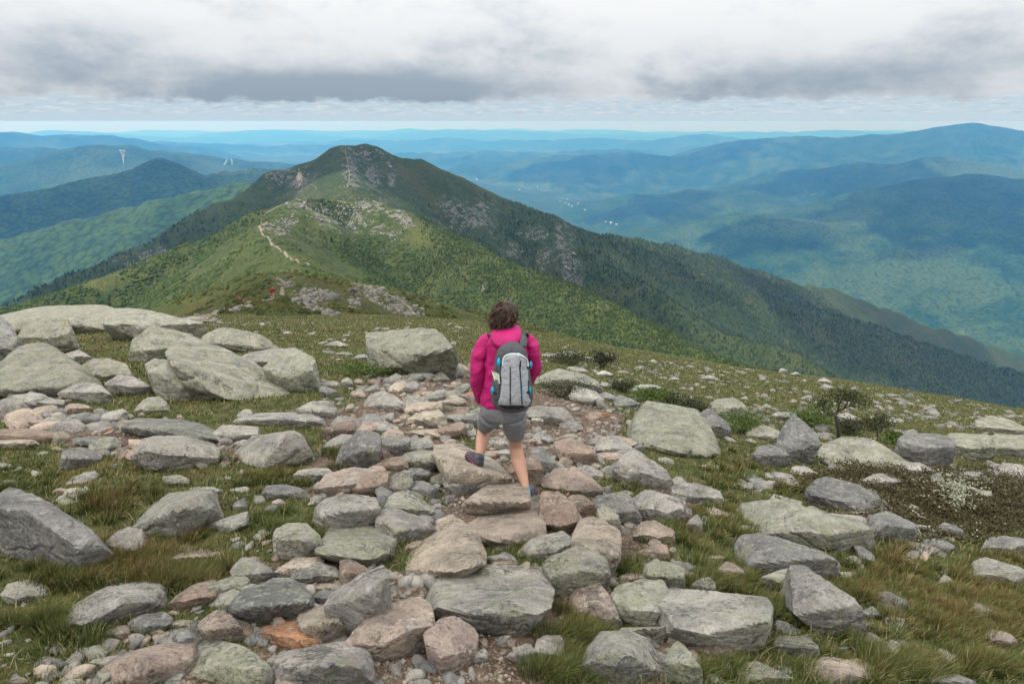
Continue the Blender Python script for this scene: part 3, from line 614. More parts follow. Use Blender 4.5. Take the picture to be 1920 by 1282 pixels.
# view code | kind of stone | outline | edge between top and front (may be empty) | short name when it serves as a landmark | options
ROCK_TABLE = """
5|g|490,780 520,720 600,660 700,640 880,628 1080,625 1110,680 1165,750 1150,830 1050,950 1010,1015 870,1005 770,960 690,900 560,880 500,840|590,835 740,870 900,905 1080,850|broad pale path slab
5|t|360,600 400,540 470,500 560,380 640,360 740,420 800,540 790,600 720,640 600,650 540,690 440,700 380,660|390,650 560,645 740,610|
5|t|690,320 760,210 840,168 960,165 1040,190 1050,250 930,280 800,310||
5|t|640,360 720,330 900,290 1050,250 1110,280 1130,430 1040,470 880,500 800,480 740,400|760,440 900,460 1090,420|smooth tan slab underfoot
2|t|530,900 540,840 640,820 690,880 760,890 930,960 950,1040 850,1060 760,1090 680,1060 600,990|600,960 700,1035 930,1010|
5|b|1110,380 1125,260 1145,205 1200,205 1290,270 1350,350 1345,410 1280,430 1170,410|1125,375 1230,395 1340,365|brown wedge
5|p|1135,150 1160,110 1230,75 1330,70 1420,110 1450,150 1455,200 1400,225 1300,205 1220,195 1140,190|1150,160 1230,180 1440,170|orange-streaked lump
5|b|1280,225 1350,222 1400,260 1430,300 1420,340 1370,355 1330,320 1290,260||
5|d|1415,260 1450,225 1520,205 1600,215 1650,270 1680,330 1660,390 1590,390 1540,340 1460,300||
5|g|1640,260 1670,205 1740,205 1850,240 1920,260 1920,360 1800,350 1700,370|1660,300 1900,300|
5|y|1445,310 1490,290 1540,320 1575,390 1570,440 1500,400||
5|t|1300,480 1350,370 1420,355 1500,400 1560,430 1550,570 1500,680 1480,660 1400,520||
5|g|1000,560 1010,500 1090,460 1230,430 1290,470 1290,510 1200,560 1080,590|1010,545 1200,520 1285,490|
5|y|1150,620 1170,570 1300,520 1400,515 1470,560 1500,680 1450,740 1330,740 1240,790 1190,780 1180,690|1190,680 1330,650 1480,660|mossy round boulder
5|p|1280,940 1285,850 1310,725 1440,722 1500,790 1570,920 1530,960 1400,950 1310,960|1295,880 1420,850 1550,910|
5|y|1520,790 1570,735 1680,705 1800,705 1840,800 1850,930 1810,960 1600,900|1540,830 1700,870 1835,860|
5|y|1580,920 1680,870 1770,840 1830,960 1830,1000 1780,1045 1680,1010 1600,960||
5|g|1365,1150 1390,1080 1470,1000 1560,985 1700,1040 1760,1110 1810,1240 1820,1300 1370,1300|1400,1170 1600,1130 1780,1220|
5|p|475,1010 520,940 620,918 720,940 760,1010 740,1110 690,1180 640,1220 590,1190 540,1100 490,1060|490,1055 600,1150 650,1190 735,1090|heart-shaped stone
5|p|140,970 200,880 290,820 420,795 490,860 510,960 470,1060 430,1140 300,1150 170,1150 130,1060 40,1030|60,1035 250,1070 400,1010 490,930|big pinkish block
5|g|-80,820 0,770 110,700 220,650 255,720 240,790 190,880 100,980 30,1020 -40,960|-70,860 60,850 240,740|
P|g|520,1250 530,1225 600,1213 650,1205 683,1210 690,1240 693,1262 660,1280 520,1290|530,1255 620,1245 690,1252|
P|y|597,1030 610,1000 650,965 665,967 725,987 742,1003 727,1035 700,1060 660,1052 620,1042|605,1032 660,1045 720,1035|green-grey flat slab
5|g|200,400 220,320 290,300 450,360 510,370 515,430 460,470 380,490 310,450|215,390 330,430 500,400|
5|y|230,300 330,190 390,195 470,260 520,320 505,365 440,355 300,300||
P|g|592,1000 600,940 650,930 700,935 707,955 700,975 660,985 620,995|597,965 650,960 704,955|
5|b|60,180 100,130 190,75 250,80 255,130 210,200 150,230 80,215||
5|g|215,200 270,120 340,90 390,90 400,180 330,215 240,215|225,195 330,170 395,150|
5|d|400,140 460,150 540,200 500,240 410,215||
5|d|380,80 440,70 500,90 500,130 430,140||
5|y|500,130 560,100 580,130 520,180||
5|g|575,110 640,110 720,150 760,195 690,220 600,170||
5|g|730,1130 800,1085 820,1110 800,1150 740,1160||
5|g|920,1140 1000,1080 1060,1060 1095,1130 1020,1170 930,1165||
5|g|1085,1050 1150,1015 1230,1015 1250,1060 1200,1170 1140,1170 1090,1110||
5|p|850,590 920,575 990,620 870,630||
5|g|820,570 930,550 950,590 840,610||
5|b|0,590 60,590 180,655 100,700 0,730||
5|b|350,520 400,490 450,480 440,510 370,535||
5|p|1570,680 1640,660 1720,690 1640,715||
5|y|1710,640 1740,595 1850,610 1920,640 1920,750 1830,740 1730,690||
5|b|1660,550 1740,505 1820,505 1835,570 1760,585||
5|p|1650,440 1690,380 1760,370 1860,420 1870,470 1780,490 1700,480||
P|g|1250,1125 1262,1110 1350,1115 1430,1125 1441,1140 1437,1180 1425,1210 1390,1225 1340,1205 1290,1190 1255,1170|1258,1165 1340,1190 1434,1165|big flat-topped boulder
2|y|155,215 200,190 380,180 480,172 560,210 625,270 620,320 570,360 540,410 400,420 270,440 180,420 180,310|180,315 230,395 340,375 480,310 620,280|big perched boulder
2|g|150,215 170,195 200,182 215,200 190,225||
2|g|550,370 620,355 685,390 680,420 600,440 550,410||
2|g|370,440 400,415 450,405 520,430 430,460||
2|y|500,440 560,410 610,460 560,470||
2|y|1085,470 1130,420 1220,400 1380,430 1450,470 1450,520 1350,540 1200,490 1100,490|1100,480 1250,450 1445,495|long outcrop
2|g|1290,550 1320,490 1420,520 1480,580 1400,600 1310,570||
2|d|1540,570 1570,545 1640,570 1680,600 1670,625 1560,615||
P|y|1182,815 1210,770 1220,757 1300,765 1330,810 1342,850 1300,855 1240,850 1190,838|1186,825 1260,840 1338,848|big sloping slab
2|g|1420,840 1450,790 1530,775 1620,820 1640,850 1590,885 1430,870|1430,850 1530,840 1630,850|
2|d|1630,870 1640,840 1700,800 1690,870 1650,880||
2|b|1210,810 1290,790 1380,830 1440,920 1440,950 1340,930 1250,890||
2|g|1050,640 1090,610 1250,620 1300,680 1280,730 1190,720 1060,660|1060,655 1200,670 1290,690|
2|d|1070,860 1120,830 1190,880 1205,960 1140,990 1100,930||
2|b|940,960 990,920 1080,880 1130,950 1120,1020 1060,1050 960,1030||
2|g|1540,960 1600,885 1650,870 1760,930 1860,1000 1850,1080 1700,1050 1580,1000|1550,965 1700,980 1850,1030|
2|g|1450,970 1510,935 1530,960 1500,990||
2|g|1220,930 1260,905 1300,950 1240,960||
P|d|634,855 645,835 672,812 700,808 712,825 708,862 690,875 650,877 633,872|645,860 680,845 709,842|dark path-side boulder
2|g|220,790 260,765 380,790 370,830 300,890 250,850||
2|g|355,840 390,790 500,785 530,830 480,860 380,870||
2|y|350,880 430,855 530,860 540,890 490,970 420,940||
2|b|200,930 210,830 240,820 270,880 240,920||
2|b|180,960 240,900 330,890 370,930 360,970 240,970||
2|p|300,880 330,840 360,850 350,890||
2|t|360,620 380,590 540,585 560,620 480,640 380,660|370,640 480,622 555,605|
2|t|370,700 430,640 540,625 545,670 590,700 570,720 400,720||pale path step
2|t|360,760 420,740 540,735 560,750 520,785 400,780||
2|b|525,770 560,730 690,700 700,720 560,785||
2|g|120,620 140,560 230,525 310,560 360,600 350,640 270,620 150,640|135,610 230,595 350,610|
2|g|200,730 250,690 320,720 310,750 240,770||
2|p|0,700 60,690 70,730 10,765||
2|y|560,620 590,575 660,565 740,590 720,620 600,630||
2|b|610,640 640,615 720,615 720,660 660,680||
2|d|675,690 760,650 770,680 740,720 700,710||
2|g|1060,700 1110,650 1135,680 1120,710||
2|g|1080,760 1140,745 1190,780 1170,820 1120,810||
2|p|1040,800 1100,785 1130,810 1110,830 1050,830||
2|g|860,850 900,770 940,790 940,850||
2|g|800,870 940,850 960,880 850,900||
2|d|100,680 150,650 240,670 180,720||
1|y|970,290 1030,240 1090,220 1200,265 1400,350 1600,470 1600,550 1500,555 1300,550 1090,550 1060,450 1000,360|1010,370 1075,470 1300,530 1590,530|great tilted slab
1|y|820,370 860,350 1000,360 1050,450 1075,540 1040,570 920,570 870,480|850,410 900,450 1045,455|
1|y|735,350 760,210 850,165 1050,215 980,290 965,350 860,355||
1|y|1490,400 1560,330 1650,310 1750,340 1775,400 1760,480 1780,520 1700,520 1600,480 1520,430|1530,410 1640,420 1770,410|
1|y|1150,230 1180,180 1280,165 1440,200 1550,270 1500,300 1300,280||
1|g|1350,320 1540,290 1650,280 1720,300 1600,350 1500,390 1420,350||
1|y|590,130 650,70 750,60 900,100 1000,120 1150,190 1150,230 1000,190 850,160 700,150||
1|y|0,110 200,70 500,60 560,80 590,160 540,190 400,190 350,150 130,190 0,190|20,170 250,120 400,130 585,130|skyline whaleback slab
1|y|110,250 150,170 250,120 350,100 390,190 380,250 320,320 280,300 180,270|130,230 300,240 385,215|
1|d|-60,110 30,110 70,180 100,260 60,330 0,370 -60,370||dark overhanging boulder
1|y|-60,440 0,400 100,290 230,280 310,330 420,440 440,470 380,540 310,560 150,540 0,520 -60,500|-40,500 150,505 300,520 430,470|broad mottled slab
1|y|450,410 500,340 600,340 700,370 735,430 680,450 600,460 480,450|460,430 600,420 725,425|
1|g|600,490 670,445 750,450 840,500 810,540 700,540 620,530||
1|g|340,320 430,290 510,330 450,360 370,350||
1|g|330,540 440,470 560,490 620,540 600,570 540,585 450,560||
1|y|760,620 830,560 890,555 935,600 880,625 790,650||
1|g|1320,690 1450,650 1700,650 1810,690 1760,720 1500,700 1380,715||
1|g|1680,620 1760,580 1850,575 1890,620 1880,670 1790,680 1700,640||
1|d|680,710 820,700 1100,730 1210,770 1160,810 1050,790 850,770 700,750|690,720 900,740 1190,785|long dark low slab
1|g|1190,750 1230,715 1440,730 1430,780 1340,800 1220,790|1200,765 1330,770 1435,755|
1|g|760,900 820,810 880,780 1000,785 1180,830 1210,870 1190,970 1080,950 940,920 800,920|800,875 1000,865 1200,890|blunt grey boulder
1|d|345,950 365,870 400,840 480,845 560,880 530,950 430,955||
1|g|1330,880 1400,790 1530,780 1640,760 1700,790 1730,880 1690,920 1580,930 1500,950 1390,920|1500,940 1590,850 1640,775|tilted smooth slab
1|b|0,780 0,740 140,735 290,760 310,800 200,810 80,800||
1|t|0,805 0,780 90,800 200,830 150,840 50,825||
1|g|200,570 260,555 340,580 360,610 290,620 220,600||
1|d|415,690 480,640 570,655 570,690 480,700||
1|p|160,700 200,680 270,695 250,720||
1|p|290,650 330,640 370,655 330,680||
1|p|380,610 430,590 530,620 500,640 400,635||
4|d|1475,230 1510,165 1600,165 1730,190 1720,220 1600,245 1500,235||
1|g|1655,1000 1700,960 1830,955 1860,980 1800,1010 1680,1030||
P|p|597,915 615,890 660,880 700,882 722,890 700,920 660,928 620,925|602,912 660,908 715,900|
4|d|-100,300 0,230 80,205 180,230 300,290 420,370 500,410 520,470 580,510 560,580 480,600 300,590 100,590 0,640 -100,640|0,300 180,320 330,370 480,470|lichen-crowned boulder
4|g|700,420 720,400 850,300 920,225 1110,205 1150,240 1195,300 1170,360 1080,410 940,440 820,430|800,425 950,320 1145,240|ramp-shaped slab
4|g|590,490 640,440 720,410 800,420 820,540 750,570 620,570 590,540||
4|t|920,590 960,530 1010,500 1180,505 1225,540 1200,590 1120,610 1000,615|940,575 1080,565 1215,560|pale grass stone
4|y|1545,470 1560,420 1630,380 1720,390 1800,460 1780,520 1700,560 1620,580 1560,560||
4|g|320,960 450,830 600,740 750,690 850,680 895,720 900,800 870,850 780,870 650,900 500,930 380,970|500,900 700,800 860,790|tapering slab
4|b|960,850 1000,800 1090,740 1200,710 1210,740 1120,790 1060,860 1000,870||
4|y|1120,780 1230,710 1350,665 1390,700 1380,750 1240,760 1140,800||
4|g|1070,830 1200,770 1330,745 1450,730 1400,760 1330,880 1230,890 1090,890||
4|d|1310,830 1380,750 1540,695 1640,690 1730,740 1765,800 1700,860 1690,890 1550,930 1400,930 1330,910|1340,850 1520,830 1720,810|dark knobbly boulder
4|g|1320,650 1350,580 1400,575 1500,620 1540,660 1480,710 1400,725 1380,670||
4|t|1540,690 1640,600 1720,550 1800,545 1800,580 1700,620 1620,690||
4|g|1640,690 1700,640 1800,610 1880,630 1910,680 1850,710 1730,725||
4|o|1465,1010 1490,945 1600,935 1690,935 1750,980 1800,1040 1790,1060 1690,1085 1600,1060 1520,1040|1475,1005 1600,1035 1780,1035|rusty orange slab
4|t|1685,870 1720,835 1800,835 1830,890 1920,960 1945,1000 1930,1050 1850,1050 1770,980 1720,930||
4|t|1740,745 1800,715 1920,720 1920,745 1780,770||
4|d|1770,800 1790,765 1850,765 1870,810 1820,850||
4|p|1130,940 1150,900 1220,875 1290,895 1340,950 1360,1020 1250,1060 1230,970||
4|d|850,1080 880,1030 960,970 1100,945 1240,955 1255,1000 1240,1050 1100,1040 950,1070||
4|p|500,1300 600,1180 720,1130 850,1100 1060,1045 1070,1080 1040,1150 1020,1300|560,1270 800,1180 1040,1150|brown-edged slab
4|y|1030,1190 1080,1060 1150,1025 1210,1080 1400,1095 1500,1170 1550,1230 1570,1300 1020,1300|1040,1230 1250,1200 1520,1220|
4|g|510,1200 600,1150 680,1120 730,1135 600,1190||
4|d|200,1160 240,1130 330,1150 390,1190 300,1200 220,1200||
4|p|640,990 660,960 720,955 725,980 680,1030 645,1010||
4|d|730,940 800,905 920,890 955,910 850,970 760,1000||
4|p|840,1010 880,965 925,990 870,1015||
4|t|920,970 1000,925 1070,930 1050,950 950,980||
4|y|20,790 60,730 160,710 240,730 260,770 150,820 60,830||
4|p|60,1290 100,1240 150,1260 160,1290||
4|y|920,120 1000,110 1060,130 1060,160 980,170||
4|g|1075,180 1190,170 1240,190 1180,215||
4|g|1300,190 1390,175 1380,200 1310,210||
4|p|1530,260 1570,245 1600,260 1570,285||
4|p|295,200 330,180 385,190 330,210||
4|d|1310,270 1370,240 1390,280 1320,305||
4|g|1170,410 1250,360 1380,320 1370,340 1250,430||
3|d|520,850 560,740 620,660 670,710 740,740 760,800 740,870 640,920 580,900||dark pyramid rock
3|d|95,660 150,620 200,670 270,760 240,780 140,770||
3|y|355,770 400,730 470,710 550,740 520,800 400,800||
3|y|750,880 810,820 900,790 1100,790 1190,850 1250,920 1180,970 1000,960 850,950 770,930|770,920 1000,925 1230,935|rounded heath boulder
3|g|1200,970 1250,925 1330,925 1400,980 1350,1010 1230,1000||
3|d|1225,800 1250,768 1480,770 1505,870 1400,970 1330,920 1250,900|1240,815 1370,850 1495,840|
3|y|1490,800 1510,766 1730,772 1745,880 1620,905 1500,890|1500,830 1620,845 1740,835|jointed outcrop
3|y|1735,800 1755,772 1965,785 1965,905 1760,905|1745,840 1960,850|
3|y|1660,690 1750,660 1830,680 1920,740 1960,780 1700,780||
3|d|390,880 440,840 510,830 580,890 600,920 520,950 440,930||
3|g|620,940 680,935 760,1000 720,1020 650,990||
6|d|715,190 800,120 900,140 1050,205 1130,250 1165,330 1060,350 880,290 790,270|740,220 900,250 1120,320|grey whaleback
6|d|1060,350 1160,325 1290,380 1315,440 1290,500 1220,490 1150,400||
6|g|1000,150 1080,110 1150,105 1220,130 1200,165 1090,180||
6|g|-50,180 0,145 60,155 210,200 215,240 180,280 60,260 -40,230|-40,215 60,235 205,235|
6|d|-70,340 -50,290 0,285 50,300 55,340 0,365||
6|y|370,300 430,290 490,260 620,300 760,360 900,430 1050,520 1030,550 940,540 700,430 600,370 420,350||lichened rib
6|y|740,340 850,335 1000,350 1110,395 1125,470 1040,490 900,420||
6|p|840,320 890,280 980,295 1060,360 980,350 880,340||
6|d|345,480 375,430 440,430 600,500 720,550 830,620 865,690 790,710 680,630 580,580 460,520||
6|g|625,640 660,628 700,660 790,750 900,880 1010,1000 980,1015 880,930 770,800 670,700||
6|y|440,745 560,660 640,632 680,665 610,705 520,748||
6|p|200,640 250,600 310,620 350,690 280,700 220,680||
6|g|40,770 110,690 170,680 180,770||
6|y|520,1050 550,1010 730,1020 760,1140 680,1140 600,1130||
6|p|590,1210 660,1180 800,1155 950,1165 1030,1160 1090,1200 1100,1300 700,1300 620,1250|620,1235 850,1225 1090,1235|salmon-pink stone
6|y|310,1230 350,1180 420,1165 520,1210 620,1300 310,1300||
6|y|-120,1300 -80,1120 -30,1050 0,1055 60,1120 100,1210 100,1300||
6|b|40,1060 70,1035 190,1030 280,1100 280,1140 180,1150 80,1110||
6|g|1330,1300 1370,1240 1430,1220 1520,1230 1650,1280 1640,1300||
6|d|1430,410 1470,375 1530,390 1580,440 1540,470 1450,440||
6|g|1680,540 1720,470 1800,460 1940,480 1940,550 1800,560||
6|g|1640,690 1660,620 1720,600 1850,640 1950,660 1950,740 1800,730 1680,720||
6|g|1450,700 1480,660 1520,700 1500,730||
6|g|1490,790 1530,760 1620,780 1600,800||
6|g|1250,860 1310,840 1420,855 1330,880||
6|p|1700,1030 1740,980 1850,1010 1880,1070 1800,1085||
6|d|1010,1050 1050,1000 1120,1040 1080,1080||
6|y|1070,1130 1100,1070 1170,1045 1210,1090 1150,1150||
6|g|1210,1090 1240,1055 1290,1070 1310,1130 1250,1120||
6|d|840,1080 880,1050 940,1080 900,1110||
6|g|1000,880 1070,850 1120,890 1050,910||
6|p|90,290 180,290 300,330 250,350 130,310||
6|p|130,570 220,560 230,580 150,595||
6|g|20,390 80,330 110,380 100,440 40,430||
7|g|100,800 170,665 300,655 480,690 400,760 250,790||
7|b|20,890 70,830 250,790 280,710 400,710 400,800 380,840 120,920||
7|g|60,1040 120,950 250,870 380,870 300,990 180,1050||
7|p|300,590 310,520 390,490 410,590||
7|g|880,580 890,500 960,490 1040,580||
7|d|500,690 540,620 650,640 660,720||
7|d|620,650 680,590 760,600 740,670||
7|g|670,700 760,640 870,610 860,680 750,720||
7|t|960,470 1040,410 1180,390 1210,440 1100,490 1000,490||
7|g|1270,470 1290,380 1420,340 1500,320 1420,430 1330,470||
7|g|1410,430 1500,340 1640,340 1730,400 1740,450 1600,420 1480,430||
7|t|1390,500 1430,430 1560,400 1740,450 1560,460 1450,510||
7|d|0,330 30,280 120,310 220,390 150,420 40,380||
7|g|20,270 90,220 230,230 240,290 110,300||
7|g|240,290 250,230 330,180 390,230 390,290 280,300||
7|p|410,230 440,195 510,210 490,250 430,260||
7|g|430,310 450,250 540,240 580,290 500,320||
7|b|570,240 620,200 720,200 700,260 600,270||
7|d|720,240 740,160 800,200 780,240||
7|g|830,220 880,160 940,120 1000,170 1040,210 960,220||
7|t|820,320 900,250 1010,240 1020,330 950,370 840,360||
7|g|1010,330 1050,240 1150,230 1170,320 1100,350 1020,370||
7|o|1120,290 1170,275 1190,370 1150,370||
7|g|550,340 640,280 700,250 710,330 620,370||
7|p|360,400 400,340 510,350 550,400 400,420||
7|d|1690,690 1730,650 1880,640 1890,720 1800,760||
7|g|1740,860 1760,820 1860,810 1870,880 1810,910||
7|o|1730,380 1790,350 1840,360 1850,430 1760,430||
8|g|45,280 100,250 210,260 190,290||
8|g|200,290 230,240 320,235 340,290||
8|g|230,370 280,350 370,360 410,400 300,400||
8|g|480,400 520,380 600,400 500,420||
8|g|500,500 520,465 580,480 560,510||
8|g|675,490 720,460 740,490||
8|g|735,510 790,485 920,485 975,510 850,520||
8|g|1020,440 1060,425 1100,445 1060,455||
8|g|1260,430 1300,420 1350,440 1310,450||
8|g|860,315 900,295 925,320||
8|y|1320,640 1380,600 1500,590 1590,660 1580,720 1450,740 1380,690||
8|d|480,560 540,540 620,580 600,610 520,590||
8|g|500,280 550,245 610,300 550,305||
8|g|1710,655 1750,630 1790,670||
8|g|1780,740 1860,690 1930,700 1930,740 1830,745||
9|g|920,665 1010,638 1080,665 1010,685||pale turf rock
9|g|1000,745 1060,720 1130,740||
9|p|985,785 1030,768 1060,785||
9|g|600,583 640,565 670,585||
9|g|790,588 830,575 845,590||
9|g|1050,603 1085,588 1110,600||
9|g|1130,780 1200,740 1270,780||
3|g|770,505 800,480 850,500 810,515||
3|g|760,470 800,445 840,480||
3|g|600,430 640,410 660,430||
3|g|540,415 560,390 590,415||
3|g|1500,575 1530,550 1575,570 1540,590||
3|g|660,565 720,545 760,575||
3|g|110,445 150,430 190,455||
3|g|210,465 250,450 270,480||
3|g|460,615 480,595 500,620||
3|y|320,570 350,545 370,575||
3|g|500,665 540,640 640,645 560,665||
3|g|880,660 920,640 1000,690 950,700||
3|g|1090,695 1140,670 1200,700 1130,710||
3|g|1150,755 1210,740 1250,765||
3|g|700,635 760,630 830,650 760,655||
"""
def parse(c, s):
    ox, oy, k = SC[c]
    return np.array([[ox+float(a)/k, oy+float(b)/k] for a, b in (w.split(',') for w in s.split())])
def rock_points(out, crease, depthk=1.0, over=0.03):
    ymax, ymin = out[:, 1].max(), out[:, 1].min()
    low = out[np.argmax(out[:, 1])]
    hit = ground_hit([low[0], out[:, 0].mean()], [min(low[1], 1560), ymin])
    Y0 = hit[0][1]; Yt = hit[1][1] if not np.isnan(hit[1]).any() else 1e9
    depth = Y0/ (pdir(low[0], low[1])[1])
    w = (out[:, 0].max()-out[:, 0].min())/FPX*depth
    hv = (ymax-ymin)/FPX*depth
    Dp = min(0.94*(Yt-Y0), depthk*math.sqrt(w*max(hv, 0.35*w)), 1.25*w*max(1.0, depthk))
    Dp = max(Dp, 0.25*w)
    tau = (ymax-out[:, 1])/(ymax-ymin)
    rg = np.random.default_rng(int(out.sum()) % 99991)
    x0_, x1_ = out[:, 0].min(), out[:, 0].max()
    if len(crease) == 0:
        fr = np.array([0.04, 0.35, 0.65, 0.96]); lv_ = rg.uniform(0.30, 0.55); sl_ = rg.uniform(-0.22, 0.22)
        crease = np.stack([x0_+fr*(x1_-x0_), ymax-(ymax-ymin)*(lv_+sl_*(fr-0.5))], -1)
    crease = crease[np.argsort(crease[:, 0])]
    yc = np.interp(out[:, 0], crease[:, 0], crease[:, 1])
    xe = x0_+rg.uniform(0.2, 0.8)*(x1_-x0_); k1, k2 = rg.uniform(0.1, 0.75, 2)
    Vf = lambda x: (k1*np.maximum(xe-x, 0)+k2*np.maximum(x-xe, 0))/FPX*depth       # two front faces meeting at an upright edge
    Yf = Y0+Vf(out[:, 0])
    P_ = at_y(out[:, 0], out[:, 1], np.where(out[:, 1] > yc, Yf+0.02*Dp, Yf+Dp*np.clip((yc-out[:, 1])/np.maximum(yc-ymin, 1.0), 0, 1)))
    pts = [P_]
    xs = np.concatenate([crease[:, 0], [xe]]); ys_ = np.interp(xs, crease[:, 0], crease[:, 1])
    pts.append(at_y(xs, ys_, Y0+Vf(xs)-over*Dp))
    pts.append(at_y(np.array([xe]), np.array([ymax-0.04*(ymax-ymin)]), np.array([Y0+0.02*Dp])))
    drop = P_[tau < 0.45].copy(); drop[:, 1] += 0.12*Dp; drop[:, 2] -= 0.10*w+0.04; pts.append(drop)
    back = P_[tau > 0.4].copy(); back[:, 1] += 0.22*Dp; back[:, 0] = back[:, 0].mean()+(back[:, 0]-back[:, 0].mean())*0.92
    gz = h_fast(back[:, 0], back[:, 1]); back[:, 2] = np.minimum(gz-0.06, back[:, 2]-0.02); pts.append(back)
    return np.concatenate(pts), Y0, w
ROCK_INFO = []      # dicts: px centre, size px, type, landmark, object
def add_rock(pts, kind, seed, px, py, wpx, hpx, landmark, level=3, sharp=None):
    rg = np.random.default_rng(seed)
    sharp = sharp or rg.uniform(120, 400)
    ex_ = np.sort(np.ptp(pts, axis=0)); v, f = rock_mesh(pts, seed, level, sharp, 1.0, 1 if ex_[0] < 0.38*ex_[2] and level >= 4 else 0)
    c = v.mean(0); c[2] = v[:, 2].min()
    big = wpx*hpx > 5200
    o = mesh_obj('boulder' if big else 'stone', v, f, M_ROCK, loc=c)
    o.data.set_sharp_from_angle(angle=math.radians(27))
    tn = np.array(TINT[kind])*rg.uniform(0.92, 1.3)*(1+rg.normal(0, 0.012, 3))
    o.color = (*tn, float(np.clip(LICH[kind]+rg.normal(0, 0.12), 0, 1)))
    ROCK_INFO.append(dict(o=o, px=px, py=py, w=wpx, h=hpx, kind=kind, lm=landmark, big=big, c=v.mean(0), rad=np.ptp(v[:, :2], axis=0).max()/2))
    return o
for i, line in enumerate(l for l in ROCK_TABLE.strip().split('\n')):
    fld = line.split('|')
    out = parse(fld[0], fld[2]); cr = parse(fld[0], fld[3]) if fld[3].strip() else np.zeros((0, 2))
    flat = fld[1] == 't' or 'slab' in fld[4]
    pts, Y0, w = rock_points(out, cr, 2.2 if flat else 1.0, {'big perched boulder': 0.30, 'brown wedge': 0.15, 'dark knobbly boulder': 0.15, 'big flat-topped boulder': 0.12, 'rusty orange slab': 0.1, 'great tilted slab': 0.08}.get(fld[4].strip(), 0.04))
    wpx, hpx = np.ptp(out[:, 0]), np.ptp(out[:, 1])
    lv = 6 if wpx*hpx > 17000 else 5 if wpx*hpx > 2800 else 4 if wpx*hpx > 700 else 3
    add_rock(pts, fld[1], 100+i, out[:, 0].mean(), (out[:, 1].min()+out[:, 1].max())/2, wpx, hpx, fld[4].strip(), lv)
print('rocks', len(ROCK_INFO))

# ------------------------------------------------------------------ loose stones, gravel
def stone_cloud(name, P, size, tint, label, lvl, squash=0.55, seed=5, mat=None):
    v, f = ICO[lvl]; n = len(P); rg = np.random.default_rng(seed)
    base = []
    for k in range(14):                                      # a stock of broken shapes
        w = v.copy()
        for _ in range(9):
            nn = rg.normal(size=3); nn /= np.linalg.norm(nn); pr = w @ nn; lim = pr.max()*rg.uniform(0.55, 0.9)
            w -= nn*np.maximum(pr-lim, 0)[:, None]
        base.append(w*(1+0.08*rg.normal(size=(len(w), 1))))
    base = np.array(base)
    pick = rg.integers(0, len(base), n); a = rg.uniform(0, 6.28, n); ca, sa = np.cos(a), np.sin(a)
    sx = size*rg.uniform(0.8, 1.35, n); sy = size*rg.uniform(0.6, 1.0, n); sz = size*squash*rg.uniform(0.6, 1.2, n)
    B = base[pick]*np.stack([sx, sy, sz], -1)[:, None, :]
    tilt = rg.normal(0, 0.22, n)[:, None]
    Xr = B[..., 0]*ca[:, None]-B[..., 1]*sa[:, None]; Yr = B[..., 0]*sa[:, None]+B[..., 1]*ca[:, None]
    Zr = B[..., 2]+Xr*tilt
    V = np.stack([Xr, Yr, Zr], -1)+P[:, None, :]
    F = f[None]+(np.arange(n)*len(v))[:, None, None]
    o = mesh_obj(name, V.reshape(-1, 3), F.reshape(-1, 3), mat or M_LOOSE, smooth=False)
    ca_ = o.data.color_attributes.new('tint', 'FLOAT_COLOR', 'POINT')
    c4 = np.concatenate([tint, np.ones((n, 1))], 1); ca_.data.foreach_set('color', np.repeat(c4, len(v), 0).astype(np.float32).ravel())
    tag(o, label, None, None, 'stuff'); return o
def mat_loose():
    m, t, b = new_mat('loose_stone', 0.9, 0.2)
    g = t.node('ShaderNodeNewGeometry'); p = t.x(g.outputs['Position'])
    a = t.node('ShaderNodeVertexColor'); a.layer_name = 'tint'; col = t.x(a.outputs[0])
    n1 = t.noise(p, 9.0, 6.0, 0.68); n2 = t.noise(p, 55.0, 5.0, 0.7); l = t.noise(t.vadd(p, (3, 8, 1)), 5.0, 6.0, 0.7)
    c = t.mix(n1.step(0.35, 0.65), t.mix(1.0, col, (0.65, 0.65, 0.66), 'MULTIPLY'), t.mix(1.0, col, (1.25, 1.22, 1.18), 'MULTIPLY'))
    c = t.mix(l.step(0.55, 0.64)*0.45, c, (0.27, 0.28, 0.17)); c = t.mix(n2.step(0.57, 0.68)*0.5, c, (0.06, 0.06, 0.06))
    t.link(c, b.inputs['Base Color']); t.link(t.bump(n1+n2*0.5, 0.8, 0.03), b.inputs['Normal'])
    return m
M_LOOSE = mat_loose()
def tints(kinds, probs, n, rg):
    k = rg.choice(kinds, n, p=probs)
    return np.array([TINT[q_] for q_ in k])*rg.uniform(0.8, 1.2, (n, 1))
rg = np.random.default_rng(21)
def inside_rock(x, y, grow=0.75):
    m = np.zeros(x.shape, bool)
    for ri in ROCK_INFO:
        m |= np.hypot(x-ri['c'][0], y-ri['c'][1]) < ri['rad']*grow
    return m
